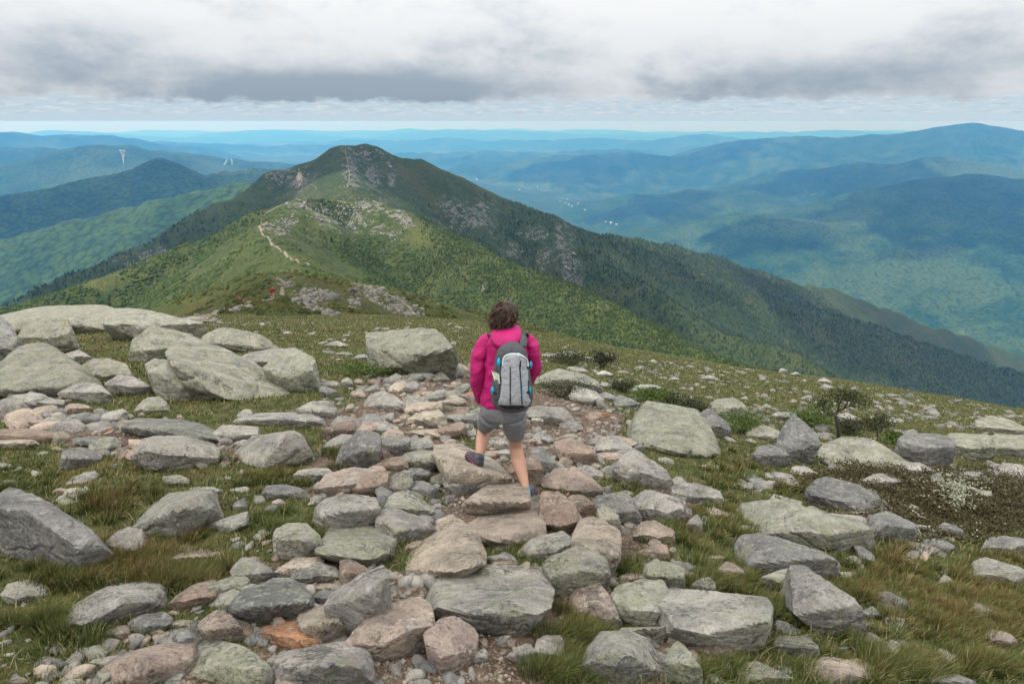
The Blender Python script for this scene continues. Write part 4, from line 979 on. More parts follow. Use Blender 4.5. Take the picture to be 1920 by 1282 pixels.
# path stones, between the big ones
PATH = [(500,1290,420),(640,1180,330),(760,1060,260),(820,960,230),(850,880,200),(860,800,190),(800,740,130),(800,705,110),(1080,850,130),(1120,790,60),(1150,960,120),(1180,1080,110),(1230,1210,120),(60,772,80),(230,824,100),(430,846,60),(110,800,70)]
def near_path(px, py):
    d = np.zeros(px.shape)
    for cx_, cy_, w_ in PATH: d = np.maximum(d, np.exp(-(((px-cx_)/w_)**2+((py-cy_)/(0.32*w_+22))**2)))
    return d
n = 15000
px = rg.uniform(0, 1400, n); py = rg.uniform(690, 1300, n)
k = near_path(px, py) > rg.uniform(0.22, 1.0, n)
px, py = px[k], py[k]; P = ground_hit(px, py); ok = ~np.isnan(P).any(1); P = P[ok]; px, py = px[ok], py[ok]
keep = ~inside_rock(P[:, 0], P[:, 1], 0.62); P = P[keep][:1500]
size = np.linalg.norm(P, axis=1)/FPX*np.clip(rg.lognormal(2.1, 0.55, len(P)), 3, 24)
P[:, 2] = h_fast(P[:, 0], P[:, 1])+size*0.12
big_i = np.argsort(-size*np.where(P[:, 1] < 9, 1.0, 0.5))[:38]
for i_, k in enumerate(big_i):
    w_ = size[k]*rg.uniform(0.8, 1.3); ang = rg.uniform(0, 6.28, 14); hh = rg.uniform(-0.5, 0.75, 14); qp = np.stack([np.cos(ang)*w_*1.15, np.sin(ang)*w_*0.85, hh*w_*0.8], -1)*rg.uniform(0.75, 1.0, (14, 1))+P[k]
    bx_, by_ = to_px(P[k]); sp_ = size[k]*2*FPX/np.linalg.norm(P[k])
    add_rock(qp, rg.choice(list('gdyptb'), p=[.32, .12, .16, .2, .12, .08]), 900+i_, float(bx_), float(by_), sp_, sp_*.7, '', 3)
rest_i = np.setdiff1d(np.arange(len(P)), big_i); P, size = P[rest_i], size[rest_i]
o = stone_cloud('path_stones', P, size, tints(list('gdypotb'), [.36, .16, .16, .13, .02, .08, .09], len(P), rg)*0.75, 'loose angular stones lying between the boulders of the path', 2)
# gravel on the bare soil
n = 70000
r_ = np.exp(rg.uniform(math.log(1.7), math.log(17), n)); th_ = rg.uniform(-0.62, 0.5, n)
x, y = r_*np.sin(th_), r_*np.cos(th_); d = dirt_at(x, y)
k = (d > rg.uniform(0.25, 0.95, n)); x, y = x[k], y[k]; P = np.stack([x, y, h_fast(x, y)], -1)
size = np.clip(rg.lognormal(-4.75, 0.5, len(P)), 0.004, 0.035)*np.clip(r_[k]/4.0, 0.75, 2.2); P[:, 2] += size*0.1
o = stone_cloud('gravel', P[:9000], size[:9000]*0.85, tints(list('gptb'), [.12, .36, .30, .22], len(P), rg)[:9000]*0.72, 'pinkish gravel scattered over the bare soil of the path', 1, 0.7)
# stones strewn over the turf slope
n = 26000
px = rg.uniform(300, 1930, n); py = rg.uniform(590, 900, n)
top = np.interp(px, [300, 850, 1000, 1400, 1920], [600, 606, 640, 692, 768])
dens_ = 0.10+0.9*np.clip(fbm(px/120., py/26., 0.5, 3, 8)*2.2, 0, 1)
for cx_, cy_, a_, b_, w_ in ((1760,700,130,35,1.0),(1850,790,90,25,.6),(1330,705,60,22,.8),(1130,690,90,30,.7),(1500,730,160,25,.5),(700,640,160,20,.3),(1640,770,120,20,.6),(1450,790,90,30,.3)):
    dens_ = np.maximum(dens_, w_*np.exp(-(((px-cx_)/a_)**2+((py-cy_)/b_)**2)))
k = (py > top+1) & (py < top+165) & (rg.uniform(0, 1, n) < dens_*0.5) & ~((px < 600) & (py > 625))
px, py = px[k], py[k]; P = ground_hit(px, py); ok = ~np.isnan(P).any(1); P = P[ok]
keep = ~inside_rock(P[:, 0], P[:, 1], 0.6); P = P[keep]
size = np.linalg.norm(P, axis=1)/FPX*np.clip(rg.lognormal(1.55, 0.6, len(P)), 1.8, 17)
P[:, 2] = h_fast(P[:, 0], P[:, 1])+size*0.05
o = stone_cloud('turf_stones', P, size, tints(list('gdyt'), [.62, .16, .16, .06], len(P), rg)*0.72, 'grey stones half sunk in the turf of the slope', 1, 0.27, 9)
# small stones in the grass of the foreground
n = 1300
px = rg.uniform(0, 1920, n); py = rg.uniform(770, 1290, n)
k = (rg.uniform(0, 1, n) < np.clip(0.10+fbm(px/90., py/40., 3.5, 3, 18)*1.2, 0.02, 0.6)); px, py = px[k], py[k]
P = ground_hit(px, py); P = P[~np.isnan(P).any(1)]; P = P[~inside_rock(P[:, 0], P[:, 1], 0.7)]
size = np.linalg.norm(P, axis=1)/FPX*np.clip(rg.lognormal(1.9, 0.55, len(P)), 2.5, 20); P[:, 2] = h_fast(P[:, 0], P[:, 1])-size*0.02
o = stone_cloud('grass_stones', P, size, tints(list('gdypb'), [.42, .16, .2, .16, .06], len(P), rg)*0.85, 'small stones lying in the grass beside the path', 2, 0.5, 12)

# half-buried slabs in the grass either side of the path
n = 1500
px = np.concatenate([rg.uniform(1150, 1920, n), rg.uniform(0, 560, n//3)]); py = np.concatenate([rg.uniform(800, 1285, n), rg.uniform(745, 1290, n//3)])
k = rg.uniform(0, 1, len(px)) < np.clip(0.14+fbm(px/130., py/60., 5.5, 3, 28)*0.9, 0.02, 0.45); px, py = px[k], py[k]
P = ground_hit(px, py); P = P[~np.isnan(P).any(1)]; P = P[~inside_rock(P[:, 0], P[:, 1], 0.95)][:170]
size = np.linalg.norm(P, axis=1)/FPX*np.clip(rg.lognormal(2.75, 0.4, len(P)), 8, 34); P[:, 2] = h_fast(P[:, 0], P[:, 1])+size*0.02
stone_cloud('buried_slabs', P, size, tints(list('gdyp'), [.45, .25, .27, .03], len(P), rg)*0.85, 'half buried slabs showing through the grass beside the path', 3, 0.42, 29)
# ------------------------------------------------------------------ grass and sedge
def mat_grass(name, green, tip_g, red, tip_r, straw):
    m, t, b = new_mat(name, 0.75, 0.2)
    hue = t.attr('hue'); tip = t.attr('tip')
    a = t.mix(tip.step(0.1, 1.0), green, tip_g); r = t.mix(tip.step(0.15, 0.8), tuple(c*0.8 for c in green), t.mix(tip.step(0.6, 1.0), red, tip_r))
    c = t.mix(hue.step(0.45, 0.8), a, r); c = t.mix(hue.step(0.18, 0.12), c, straw)
    t.link(c, b.inputs['Base Color'])
    return m
M_GRASS = mat_grass('grass_blades', (0.050, 0.080, 0.018), (0.120, 0.150, 0.042), (0.150, 0.098, 0.032), (0.240, 0.130, 0.055), (0.33, 0.275, 0.155))
def blades(name, P, hgt, wid, lean, hue, label, seed=3):
    rg = np.random.default_rng(seed); n = len(P)
    a = rg.uniform(0, 6.283, n); side = np.stack([np.cos(a), np.sin(a), np.zeros(n)], -1)*wid[:, None]*0.5
    up = np.zeros((n, 3)); up[:, 2] = hgt
    mid = P+up*0.55+lean*0.35; tip = P+up*(1-0.22*np.minimum(1, (np.linalg.norm(lean, axis=1)/np.maximum(hgt, 1e-4))**2))[:, None]+lean
    V = np.stack([P-side, P+side, mid-side*0.75, mid+side*0.75, tip], 1).reshape(-1, 3)
    T = np.array([[0, 1, 3], [0, 3, 2], [2, 3, 4]])[None]+(np.arange(n)*5)[:, None, None]
    o = mesh_obj(name, V, T.reshape(-1, 3), M_GRASS)
    set_attr(o.data, 'hue', np.repeat(hue, 5)); set_attr(o.data, 'tip', np.tile([0, 0, .5, .5, 1.0], n))
    tag(o, label, None, None, 'stuff'); return o
TUSS = [(270,1065,150,48,.9),(90,1085,48,26,.55),(215,940,85,30,.8),(30,905,70,36,.35),(520,897,70,22,.7),(460,905,40,16,.5),(1375,885,60,48,.72),(1480,910,50,42,.72),(1370,985,90,28,.6),(1430,995,60,20,.55),(1677,1052,52,38,.85),(1510,1135,80,55,.55),(1640,1112,80,34,.8),(1780,1155,150,62,.8),(1870,1140,80,40,.8),(1900,1052,70,16,.8),(1820,1072,70,22,.75),(1085,1195,48,38,.6),(1187,905,20,24,.75),(965,1030,16,20,.45),(1262,1000,42,32,.7),(1185,1068,38,16,.3),(1350,1092,70,40,.6),(1060,1262,50,26,.5),(330,1085,70,40,.6),(640,860,40,16,.5),(560,1000,60,36,.3),(190,745,30,12,.7),(265,700,30,14,.7),(1210,790,30,16,.7),(1200,830,24,14,.7),(700,820,20,10,.3),(1320,1250,50,24,.3),(400,870,30,14,.55),(270,780,30,12,.4),(1560,985,60,20,.5),(1680,1250,120,30,.65),(120,1180,90,30,.5),(1850,1240,90,30,.7),(1430,1060,60,30,.5)]
def tuss_at(px, py):
    d = np.zeros(px.shape); h = np.full(px.shape, 0.5)
    for cx_, cy_, a_, b_, hu in TUSS:
        e = np.exp(-(((px-cx_)/a_)**2+((py-cy_)/b_)**2)*0.9); h = np.where(e > d, hu, h); d = np.maximum(d, e)
    return d, h
n = 310000
r_ = np.exp(rg.uniform(math.log(1.6), math.log(70), n)); th_ = rg.uniform(-0.86, 0.86, n)
x, y = r_*np.sin(th_), r_*np.cos(th_); z = h_fast(x, y)
px, py = to_px(np.stack([x, y, z], -1))
d = dirt_at(x, y); patch = fbm(x/0.5, y/0.5, 0.3, 3, 31); patch2 = fbm(x/(0.5+0.12*r_), y/(0.5+0.12*r_), 8.3, 3, 35)
k = (d+0.25*patch < rg.uniform(0.30, 0.55, n)) & (rg.uniform(0, 1, n) < 0.72+0.5*patch) & (np.abs(px-960) < 1060) & (py < 1400)
x, y, z, r_, px, py, patch, patch2 = [q_[k] for q_ in (x, y, z, r_, px, py, patch, patch2)]
n = len(x); td, thue = tuss_at(px, py)
hgt = (0.030+0.045*rg.uniform(0, 1, n)**1.5+0.03*np.clip(patch, 0, 1))*(1+0.4*np.clip(r_-8, 0, 20)/10)
hgt *= np.where(r_ > 16, 0.75, 1.0)
lean = rg.normal(0, 0.55, (n, 3))*hgt[:, None]; lean[:, 2] = 0; lean[:, 0] += 0.25*hgt
hue = np.clip(0.29+0.32*patch2+rg.normal(0, 0.12, n), 0.2, 1); hue = np.where(r_ > 9, hue+0.10, hue); hue[rg.uniform(0, 1, n) < 0.17] = 0.05
wid = np.maximum(0.0028, 0.0011*r_)*rg.uniform(0.7, 1.3, n)
blades('grass', np.stack([x, y, z-0.004], -1), hgt, wid, lean, hue, 'short green and straw coloured grass between the stones', 4)
print('grass', n)
# tussocks of reddish sedge: clumps whose blades fan out
PB, HB, LB, UB, WB = [], [], [], [], []
for cx_, cy_, a_, b_, hu in TUSS:
    nc = int(max(3, a_*b_/95.0))
    tx = cx_+rg.normal(0, 0.48, nc)*a_; ty = cy_+rg.normal(0, 0.48, nc)*b_
    C = ground_hit(tx, np.minimum(ty, 1500)); C = C[~np.isnan(C).any(1)]
    for c in C:
        rr0 = math.hypot(c[0], c[1]); nb = int(np.clip(240/ max(rr0/3.0, 0.8), 50, 240)); rad = rg.uniform(0.04, 0.09)*(1+0.03*rr0)
        ang = rg.uniform(0, 6.283, nb); q_ = np.sqrt(rg.uniform(0, 1, nb)); ox, oy = np.cos(ang)*q_, np.sin(ang)*q_
        H = rg.uniform(0.075, 0.135)*(0.8 if hu < 0.45 else 1.0)*rg.uniform(0.65, 1.1, nb)*(1-0.25*q_)
        PB.append(np.stack([c[0]+ox*rad, c[1]+oy*rad, h_fast(c[0]+ox*rad, c[1]+oy*rad)-0.005], -1))
        l = np.stack([ox*0.75+0.30+rg.normal(0, 0.15, nb), oy*0.75+rg.normal(0, 0.15, nb), np.zeros(nb)], -1)*H[:, None]*0.85
        HB.append(H); LB.append(l); UB.append(np.where(rg.uniform(0, 1, nb) < 0.10, 0.05, np.clip(0.17+0.56*hu+rg.normal(0, 0.08)+rg.normal(0, 0.10, nb), 0.2, 1))); WB.append(np.maximum(0.0026, 0.0009*rr0)*rg.uniform(0.7, 1.2, nb))
blades('sedge', np.concatenate(PB), np.concatenate(HB), np.concatenate(WB), np.concatenate(LB), np.concatenate(UB), 'reddish brown sedge tussocks with green bases', 6)
print('sedge', sum(map(len, HB)))

# ------------------------------------------------------------------ leafy plants
def leaf_mat(name, lo, hi, var=0.5):
    m, t, b = new_mat(name, 0.7, 0.25)
    hue = t.attr('hue'); g = t.node('ShaderNodeNewGeometry')
    t.link(t.mix(hue, lo, hi), b.inputs['Base Color'])
    return m
def leaf_mesh(name, P, size, mat, parent, seed, upness=0.6, loc=None, long=1.7):
    rg = np.random.default_rng(seed); n = len(P)
    a = rg.normal(size=(n, 3)); a[:, 2] += upness; a /= np.linalg.norm(a, axis=1)[:, None]
    b_ = np.cross(a, rg.normal(size=(n, 3))); b_ /= np.linalg.norm(b_, axis=1)[:, None]
    s = size[:, None]
    V = np.stack([P, P+a*s*long*0.5+b_*s*0.5, P+a*s*long, P+a*s*long*0.5-b_*s*0.5], 1).reshape(-1, 3)
    F = np.array([[0, 1, 2], [0, 2, 3]])[None]+(np.arange(n)*4)[:, None, None]
    o = mesh_obj(name, V, F.reshape(-1, 3), mat, parent, loc=loc)
    set_attr(o.data, 'hue', np.repeat(np.clip(rg.normal(0.5, 0.25, n), 0, 1), 4)); return o
M_HEATH = leaf_mat('heath_leaves', (0.048, 0.040, 0.022), (0.110, 0.100, 0.045))
M_LICHEN = leaf_mat('reindeer_lichen', (0.24, 0.25, 0.17), (0.40, 0.40, 0.30))
M_FLOWER = flat_mat('white_petals', (0.80, 0.79, 0.74), 0.6, 0.2, 0.05)
n = 42000
px = 1805+rg.normal(0, 0.55, n)*150; py = 945+rg.normal(0, 0.5, n)*62
px2 = 1610+rg.normal(0, 0.5, n//5)*110; py2 = 905+rg.normal(0, 0.5, n//5)*22
px = np.concatenate([px, px2]); py = np.concatenate([py, py2]); k = (py > 868) & (py < 1030) & (px < 1990) & (px > 1480); px, py = px[k], py[k]
P = ground_hit(px, py); P = P[~np.isnan(P).any(1)]
mound = 0.16*np.clip(fbm(P[:, 0]/0.35, P[:, 1]/0.35, 2.2, 3, 66)+0.35, 0, 1)+0.03
P[:, 2] += mound*rg.uniform(0.25, 1, len(P))**0.6
o = leaf_mesh('heath', P, rg.uniform(0.010, 0.018, len(P))*1.3, M_HEATH, None, 5); tag(o, 'dark brown green mat of low heath with small leaves', None, None, 'stuff')
k = rg.choice(len(P), 150); Q_ = P[k].copy(); Q_[:, 2] += 0.02
v, f = ICO[1]
Vf = (v[None]*(rg.uniform(0.004, 0.009, 150)[:, None, None]*np.array([1, 1, 0.6]))+Q_[:, None, :]).reshape(-1, 3); Ff = (f[None]+(np.arange(150)*len(v))[:, None, None]).reshape(-1, 3)
o = mesh_obj('white_flowers', Vf, Ff, M_FLOWER); tag(o, 'tiny white flowers dotted over the dark heath', None, None, 'stuff')
px = 1785+rg.normal(0, 0.5, 1600)*48; py = 935+rg.normal(0, 0.5, 1600)*34; P = ground_hit(px, py); P = P[~np.isnan(P).any(1)]; k = fbm(P[:, 0]/0.15, P[:, 1]/0.15, 7.7, 2, 44) > -0.05; P = P[k]
P[:, 2] += rg.uniform(0.10, 0.19, len(P))
o = leaf_mesh('pale_lichen', P, rg.uniform(0.010, 0.022, len(P)), M_LICHEN, None, 6); tag(o, 'pale cream lichen growing through the dark heath', None, None, 'stuff')

def tube(path, rad, sides=7):
    path = np.asarray(path, float); n = len(path); V, F = [], []
    for i in range(n):
        t = path[min(i+1, n-1)]-path[max(i-1, 0)]; t /= np.linalg.norm(t)
        u = np.cross(t, [0, 1, 0.01]); 
        if np.linalg.norm(u) < 1e-3: u = np.cross(t, [1, 0, 0])
        u /= np.linalg.norm(u); w = np.cross(t, u)
        for k in range(sides):
            a = 6.28318*k/sides; V.append(path[i]+rad[i]*(math.cos(a)*u+math.sin(a)*w))
    for i in range(n-1):
        for k in range(sides):
            F.append((i*sides+k, i*sides+(k+1) % sides, (i+1)*sides+(k+1) % sides, (i+1)*sides+k))
    F.append(tuple(range(sides))[::-1]); F.append(tuple((n-1)*sides+k for k in range(sides)))
    return V, F
def merge(parts):
    V, F, o_ = [], [], 0
    for v, f in parts:
        V += [tuple(q_) for q_ in v]; F += [tuple(i+o_ for i in g) for g in f]; o_ += len(v)
    return V, F
M_BARK = flat_mat('weathered_bark', (0.085, 0.072, 0.060), 0.9, 0.15, 0.35, 40.0, 0.5)
M_SHR = {'b': leaf_mat('bright_needles', (0.045, 0.085, 0.016), (0.120, 0.175, 0.040)), 'o': leaf_mat('olive_needles', (0.032, 0.042, 0.016), (0.075, 0.085, 0.030)), 'd': leaf_mat('dark_needles', (0.030, 0.036, 0.018), (0.070, 0.076, 0.032))}
SHR = [(688,693,64,24,'b','bright green spruce mat at the foot of the big perched boulder'),(1052,733,52,24,'d','dark twiggy shrub in front of the long outcrop beside the hiker'),(1066,676,48,18,'o','olive shrub on the turf behind the long outcrop'),(1127,676,34,30,'d','tall dark spruce shrub standing alone on the turf behind the long outcrop'),(1167,727,26,16,'d','small dark shrub at the end of the long outcrop'),
 (1216,748,48,18,'b','low green shrub just behind the big sloping slab'),(1262,752,46,18,'o','olive shrub clump behind the top of the big sloping slab'),(1306,764,36,16,'d','dark low shrub between the big sloping slab and the dwarf tree'),(1392,800,52,28,'b','bright green leafy shrub between the big sloping slab and the dark pyramid rock'),(1522,790,44,26,'b','bright green leafy shrub beside the dwarf tree'),(1590,806,32,18,'d','dark scrubby shrub at the foot of the dwarf tree'),(1640,800,34,18,'o','olive shrub round the thin bare seedling'),(1681,826,20,14,'b','small green shrub at the end of the jointed outcrop')]
for i, (px_, py_, w_, h_, kd, lab) in enumerate(SHR):
    base = ground_hit([px_], [py_+h_*0.45])[0]; dep = np.linalg.norm(base); rx = w_/FPX*dep; hz_ = h_*1.15/FPX*dep
    root = empty('shrub', tuple(base)); tag(root, lab, 'shrub', 'stunted shrubs on the turf')
    st, tipsl = [], []
    for k in range(9):
        a = rg.uniform(0, 6.28); e = base+np.array([math.cos(a)*rx*rg.uniform(.3, .9), math.sin(a)*rx*.7*rg.uniform(.3, .9), hz_*rg.uniform(.5, 1.0)])
        m_ = base*0.5+e*0.5+np.array([0, 0, hz_*.1]); st.append(tube([base-[0, 0, .03], m_, e], [.012*rx+.004, .008*rx+.003, .002], 5)); tipsl.append((m_, e))
    V, F = merge(st); mesh_obj('stem', np.array(V)-base, F, M_BARK, root)
    nl = 1700; c = rg.integers(0, 9, nl); tt = rg.uniform(0, 1.1, nl)[:, None]
    m_ = np.array([q_[0] for q_ in tipsl])[c]; e_ = np.array([q_[1] for q_ in tipsl])[c]
    LP = m_*(1-tt)+e_*tt+rg.normal(0, 1, (nl, 3))*np.array([rx*.22, rx*.2, hz_*.16])
    LP[:, 2] = np.maximum(LP[:, 2], h_fast(LP[:, 0], LP[:, 1])+0.01)
    leaf_mesh('foliage', LP-base, rg.uniform(0.6, 1.3, nl)*dep*0.0016, M_SHR[kd], root, 40+i, 0.7)
# dwarf tree, wind-bent, and a bare seedling
tb = ground_hit([1573], [826])[0]; Yd = tb[1]
def dw(px_, py_, dy=0.0): return at_y(px_, py_, Yd+dy)-tb
root = empty('dwarf_tree', tuple(tb)); tag(root, 'wind-bent dwarf tree with thin dark branches above the rounded boulder', 'tree')
tk = [dw(1573,832), dw(1572,805), dw(1568,785), dw(1566,776), dw(1571,770), dw(1582,766)]
V, F = merge([tube(tk, [.040, .034, .030, .026, .022, .015], 8)]); mesh_obj('trunk', V, F, M_BARK, root)
br = [[(1582,766,0),(1598,758,.1),(1616,749,.2)],[(1566,776,0),(1552,766,.1),(1538,758,.2)],[(1571,770,0),(1574,756,-.1),(1582,738,-.1)],[(1582,766,0),(1590,752,-.2),(1596,742,-.3)],[(1567,780,0),(1556,776,-.2),(1544,772,-.3)],[(1590,762,.05),(1606,760,.3),(1620,756,.4)],[(1574,756,-.1),(1566,748,0),(1560,742,.1)],[(1552,766,.1),(1544,760,.2),(1540,752,.3)]]
tips = []
for bb in br:
    pth = [dw(a, b_, c) for a, b_, c in bb]; V, F = tube(pth, [.014, .009, .003], 6); mesh_obj('branch', V, F, M_BARK, root); tips += [pth[1]*.5+pth[2]*.5, pth[2]]
LP = []
for k, t_ in enumerate(tips): LP.append(t_+rg.normal(0, 1, (70 if k not in (5, 7) else 260, 3))*np.array([.10, .10, .05]))
LP = np.concatenate(LP); leaf_mesh('crown', LP, rg.uniform(.018, .034, len(LP)), M_SHR['o'], root, 71, 0.8)
tb2 = ground_hit([1645], [826])[0]
root = empty('seedling', tuple(tb2)); tag(root, 'thin bare upright seedling beside the dwarf tree', 'seedling')
dq = lambda a, b_, c=0: at_y(a, b_, tb2[1]+c)-tb2
V, F = tube([dq(1645,830), dq(1645,805), dq(1643,775)], [.018, .013, .004], 6); mesh_obj('stem', V, F, M_BARK, root)
for a, b_ in (((1645,800),(1654,794)),((1644,795),(1634,789)),((1644,788),(1651,781))):
    V, F = tube([dq(*a), dq(*b_)], [.006, .002], 5); mesh_obj('twig', V, F, M_BARK, root)
LP = rg.normal(0, 1, (160, 3))*np.array([.12, .1, .06])+dq(1645,800); leaf_mesh('foliage', LP, rg.uniform(.015, .03, 160), M_SHR['o'], root, 72)

TRAILS = {'ridge': [(582,497),(575,494),(555,488),(537,478),(520,462),(507,451),(494,441),(487,426),(492,410),(500,399),(520,388),(547,379),(575,371)],
 'knoll': [(372,606),(384,592),(402,583),(432,577),(450,570),(470,566),(505,563),(530,545),(536,531),(520,521),(512,514),(535,511),(552,510)],
 'knoll_side': [(640,527),(690,537),(722,549),(760,571),(792,594)], 'mountain': [(648,268),(647,282),(652,302),(655,321),(655,340),(651,353)]}
# ------------------------------------------------------------------ scrub and conifers on the slopes (instances on points)
def scatter(name, P, scale, shape, mat, label):
    o = mesh_obj(name, P, np.zeros((0, 3), np.int32), None, smooth=False)
    set_attr(o.data, 'size', scale)
    ng = bpy.data.node_groups.new(name+'_scatter', 'GeometryNodeTree')
    ng.interface.new_socket('Geometry', in_out='INPUT', socket_type='NodeSocketGeometry'); ng.interface.new_socket('Geometry', in_out='OUTPUT', socket_type='NodeSocketGeometry')
    N = ng.nodes; gi = N.new('NodeGroupInput'); go = N.new('NodeGroupOutput'); ip = N.new('GeometryNodeInstanceOnPoints'); L = ng.links.new
    if shape == 'cone':
        c = N.new('GeometryNodeMeshCone'); c.fill_type = 'NONE'; c.inputs['Vertices'].default_value = 7; c.inputs['Side Segments'].default_value = 3
        c.inputs['Radius Bottom'].default_value = 0.30; c.inputs['Radius Top'].default_value = 0.015; c.inputs['Depth'].default_value = 1.0; src = c.outputs['Mesh']
        tf = N.new('GeometryNodeTransform'); tf.inputs['Translation'].default_value = (0, 0, -0.12); L(src, tf.inputs[0]); src = tf.outputs[0]
    else:
        c = N.new('GeometryNodeMeshIcoSphere'); c.inputs['Radius'].default_value = 0.5; c.inputs['Subdivisions'].default_value = 2; src = c.outputs['Mesh']
    sp = N.new('GeometryNodeSetPosition'); nz = N.new('ShaderNodeTexNoise'); nz.inputs['Scale'].default_value = 3.5 if shape != 'cone' else 9.0
    sub = N.new('ShaderNodeVectorMath'); sub.operation = 'SUBTRACT'; sub.inputs[1].default_value = (.5, .5, .5); sc_ = N.new('ShaderNodeVectorMath'); sc_.operation = 'SCALE'; sc_.inputs['Scale'].default_value = 0.75 if shape != 'cone' else 0.35
    L(nz.outputs['Color'], sub.inputs[0]); L(sub.outputs[0], sc_.inputs[0]); L(src, sp.inputs[0]); L(sc_.outputs[0], sp.inputs['Offset'])
    sm = N.new('GeometryNodeSetMaterial'); sm.inputs['Material'].default_value = mat; L(sp.outputs[0], sm.inputs[0])
    at = N.new('GeometryNodeInputNamedAttribute'); at.data_type = 'FLOAT'; at.inputs[0].default_value = 'size'
    rv = N.new('FunctionNodeRandomValue'); rv.data_type = 'FLOAT_VECTOR'; rv.inputs[0].default_value = (-.15, -.15, 0); rv.inputs[1].default_value = (.15, .15, 6.28)
    L(gi.outputs[0], ip.inputs['Points']); L(sm.outputs[0], ip.inputs['Instance']); L(rv.outputs[0], ip.inputs['Rotation']); L(at.outputs[0], ip.inputs['Scale']); L(ip.outputs[0], go.inputs[0])
    o.data.materials.append(mat)
    md = o.modifiers.new('scatter', 'NODES'); md.node_group = ng
    tag(o, label, None, None, 'stuff'); return o
def veg_mat(name, lo, hi):
    m, t, b = new_mat(name, 0.95, 0.08)
    oi = t.node('ShaderNodeObjectInfo'); t.link(t.mix(t.x(oi.outputs['Random']), lo, hi), b.inputs['Base Color']); return m
def slope_points(n, r0, r1, a0, a1, want, seed):
    rg = np.random.default_rng(seed)
    r = np.sqrt(rg.uniform(r0**2, r1**2, n)); th = np.radians(rg.uniform(a0, a1, n)); x, y = r*np.sin(th), r*np.cos(th)
    z, w = h_fast(x, y, True); k = np.isin(w, want); return np.stack([x, y, z], -1)[k], rg
P, rg2 = slope_points(60000, 150, 820, -42, 32, [2], 3)
cl = fbm(P[:, 0]/22., P[:, 1]/22., 0.2, 4, 5)
rm = marks(P[:, 0], P[:, 1], P[:, 2], ROCKS['ridge']+[(a,b,8,5) for a,b in TRAILS['ridge']])
up = P[:, 2] > -95
k = (cl > np.where(up, 0.02, -0.25)+rg2.normal(0, 0.05, len(P))) & (rm < 0.25)
P = P[k]; up = up[k]
scatter('scrub', P, np.where(up, rg2.uniform(0.9, 2.0, len(P)), rg2.uniform(1.6, 3.0, len(P))), 'blob', veg_mat('scrub_leaves', (0.028, 0.048, 0.015), (0.060, 0.082, 0.024)), 'low dark green scrub growing in patches over the sunlit ridge')
P, rg2 = slope_points(230000, 300, 800, -42, 34, [2], 13); k = (P[:, 2] < -96+60*fbm(P[:, 0]/60., P[:, 1]/60., 3.3, 3, 14)-16*rg2.uniform(0, 1, len(P))) & (P[:, 0]/P[:, 1] > -0.32+0.25*fbm(P[:, 0]/40., P[:, 1]/40., 1.3, 3, 19)+0.1*rg2.normal(size=len(P)))
k &= rg2.uniform(0, 1, len(P)) < np.clip(0.75+1.2*fbm(P[:, 0]/18., P[:, 1]/18., 6.3, 3, 24), 0.1, 1)
scatter('conifers', P[k], rg2.lognormal(0.5, 0.32, k.sum()), 'cone', veg_mat('conifer_needles', (0.022, 0.038, 0.014), (0.048, 0.066, 0.021)), 'small dark conifers covering the lower flank of the ridge')
P, rg2 = slope_points(130000, 800, 2300, -38, 42, [3], 23); k = (P[:, 2] < -130-90*rg2.uniform(0, 1, len(P))); rm = marks(P[:, 0], P[:, 1], P[:, 2], ROCKS['mountain']); k &= rm < 0.3
scatter('mountain_forest', P[k], rg2.lognormal(1.3, 0.3, k.sum()), 'cone', veg_mat('spruce_needles', (0.022, 0.036, 0.016), (0.046, 0.062, 0.024)), 'dark spruce forest covering the lower slopes of the mountain')
P, rg2 = slope_points(9000, 60, 200, -32, 8, [1], 33); rm = marks(P[:, 0], P[:, 1], P[:, 2], ROCKS['knoll']+[(a,b,8,4) for a,b in TRAILS['knoll']]); k = (rm < 0.3) & (fbm(P[:, 0]/7., P[:, 1]/7., 0.2, 3, 15) > 0.0)
scatter('knoll_scrub', P[k], rg2.uniform(0.35, 1.0, k.sum()), 'blob', veg_mat('knoll_leaves', (0.030, 0.040, 0.014), (0.075, 0.080, 0.026)), 'low olive scrub on the knoll')
# outcrop blocks on knoll, ridge and mountain
def outcrop(name, lst, want, size, n, tintm, label, seed):
    rg = np.random.default_rng(seed); C = ray_hit([a[0] for a in lst], [a[1] for a in lst]); P, S = [], []
    area = np.array([a[2]*a[3] for a in lst], float); area /= area.sum()
    for (px_, py_, w_, h_), c, ar in zip(lst, C, area):
        if np.isnan(c).any(): continue
        m = max(4, int(n*ar)); qx = px_+rg.normal(0, .5, m)*w_; qy = py_+rg.normal(0, .5, m)*h_
        H = ray_hit(qx, qy); H = H[~np.isnan(H).any(1)]; H = H[np.abs(np.hypot(H[:, 0], H[:, 1])/math.hypot(c[0], c[1])-1) < 0.12]
        P.append(H); S.append(rg.lognormal(0, .45, len(H))*size)
    P = np.concatenate(P); S = np.concatenate(S)
    return stone_cloud(name, P, S, tints(list('gdt'), [.6, .3, .1], len(P), rg)*tintm, label, 1, 0.75, seed)
outcrop('knoll_outcrops', ROCKS['knoll'], 1, 0.40, 620, 0.5, 'grey rock ledges breaking through the knoll', 3)
outcrop('ridge_outcrops', ROCKS['ridge'], 2, 1.3, 420, 0.5, 'grey crags along the top of the sunlit ridge', 4)
outcrop('mountain_outcrops', ROCKS['mountain'], 3, 2.0, 420, 0.55, 'grey rocks on the slopes of the mountain', 5)
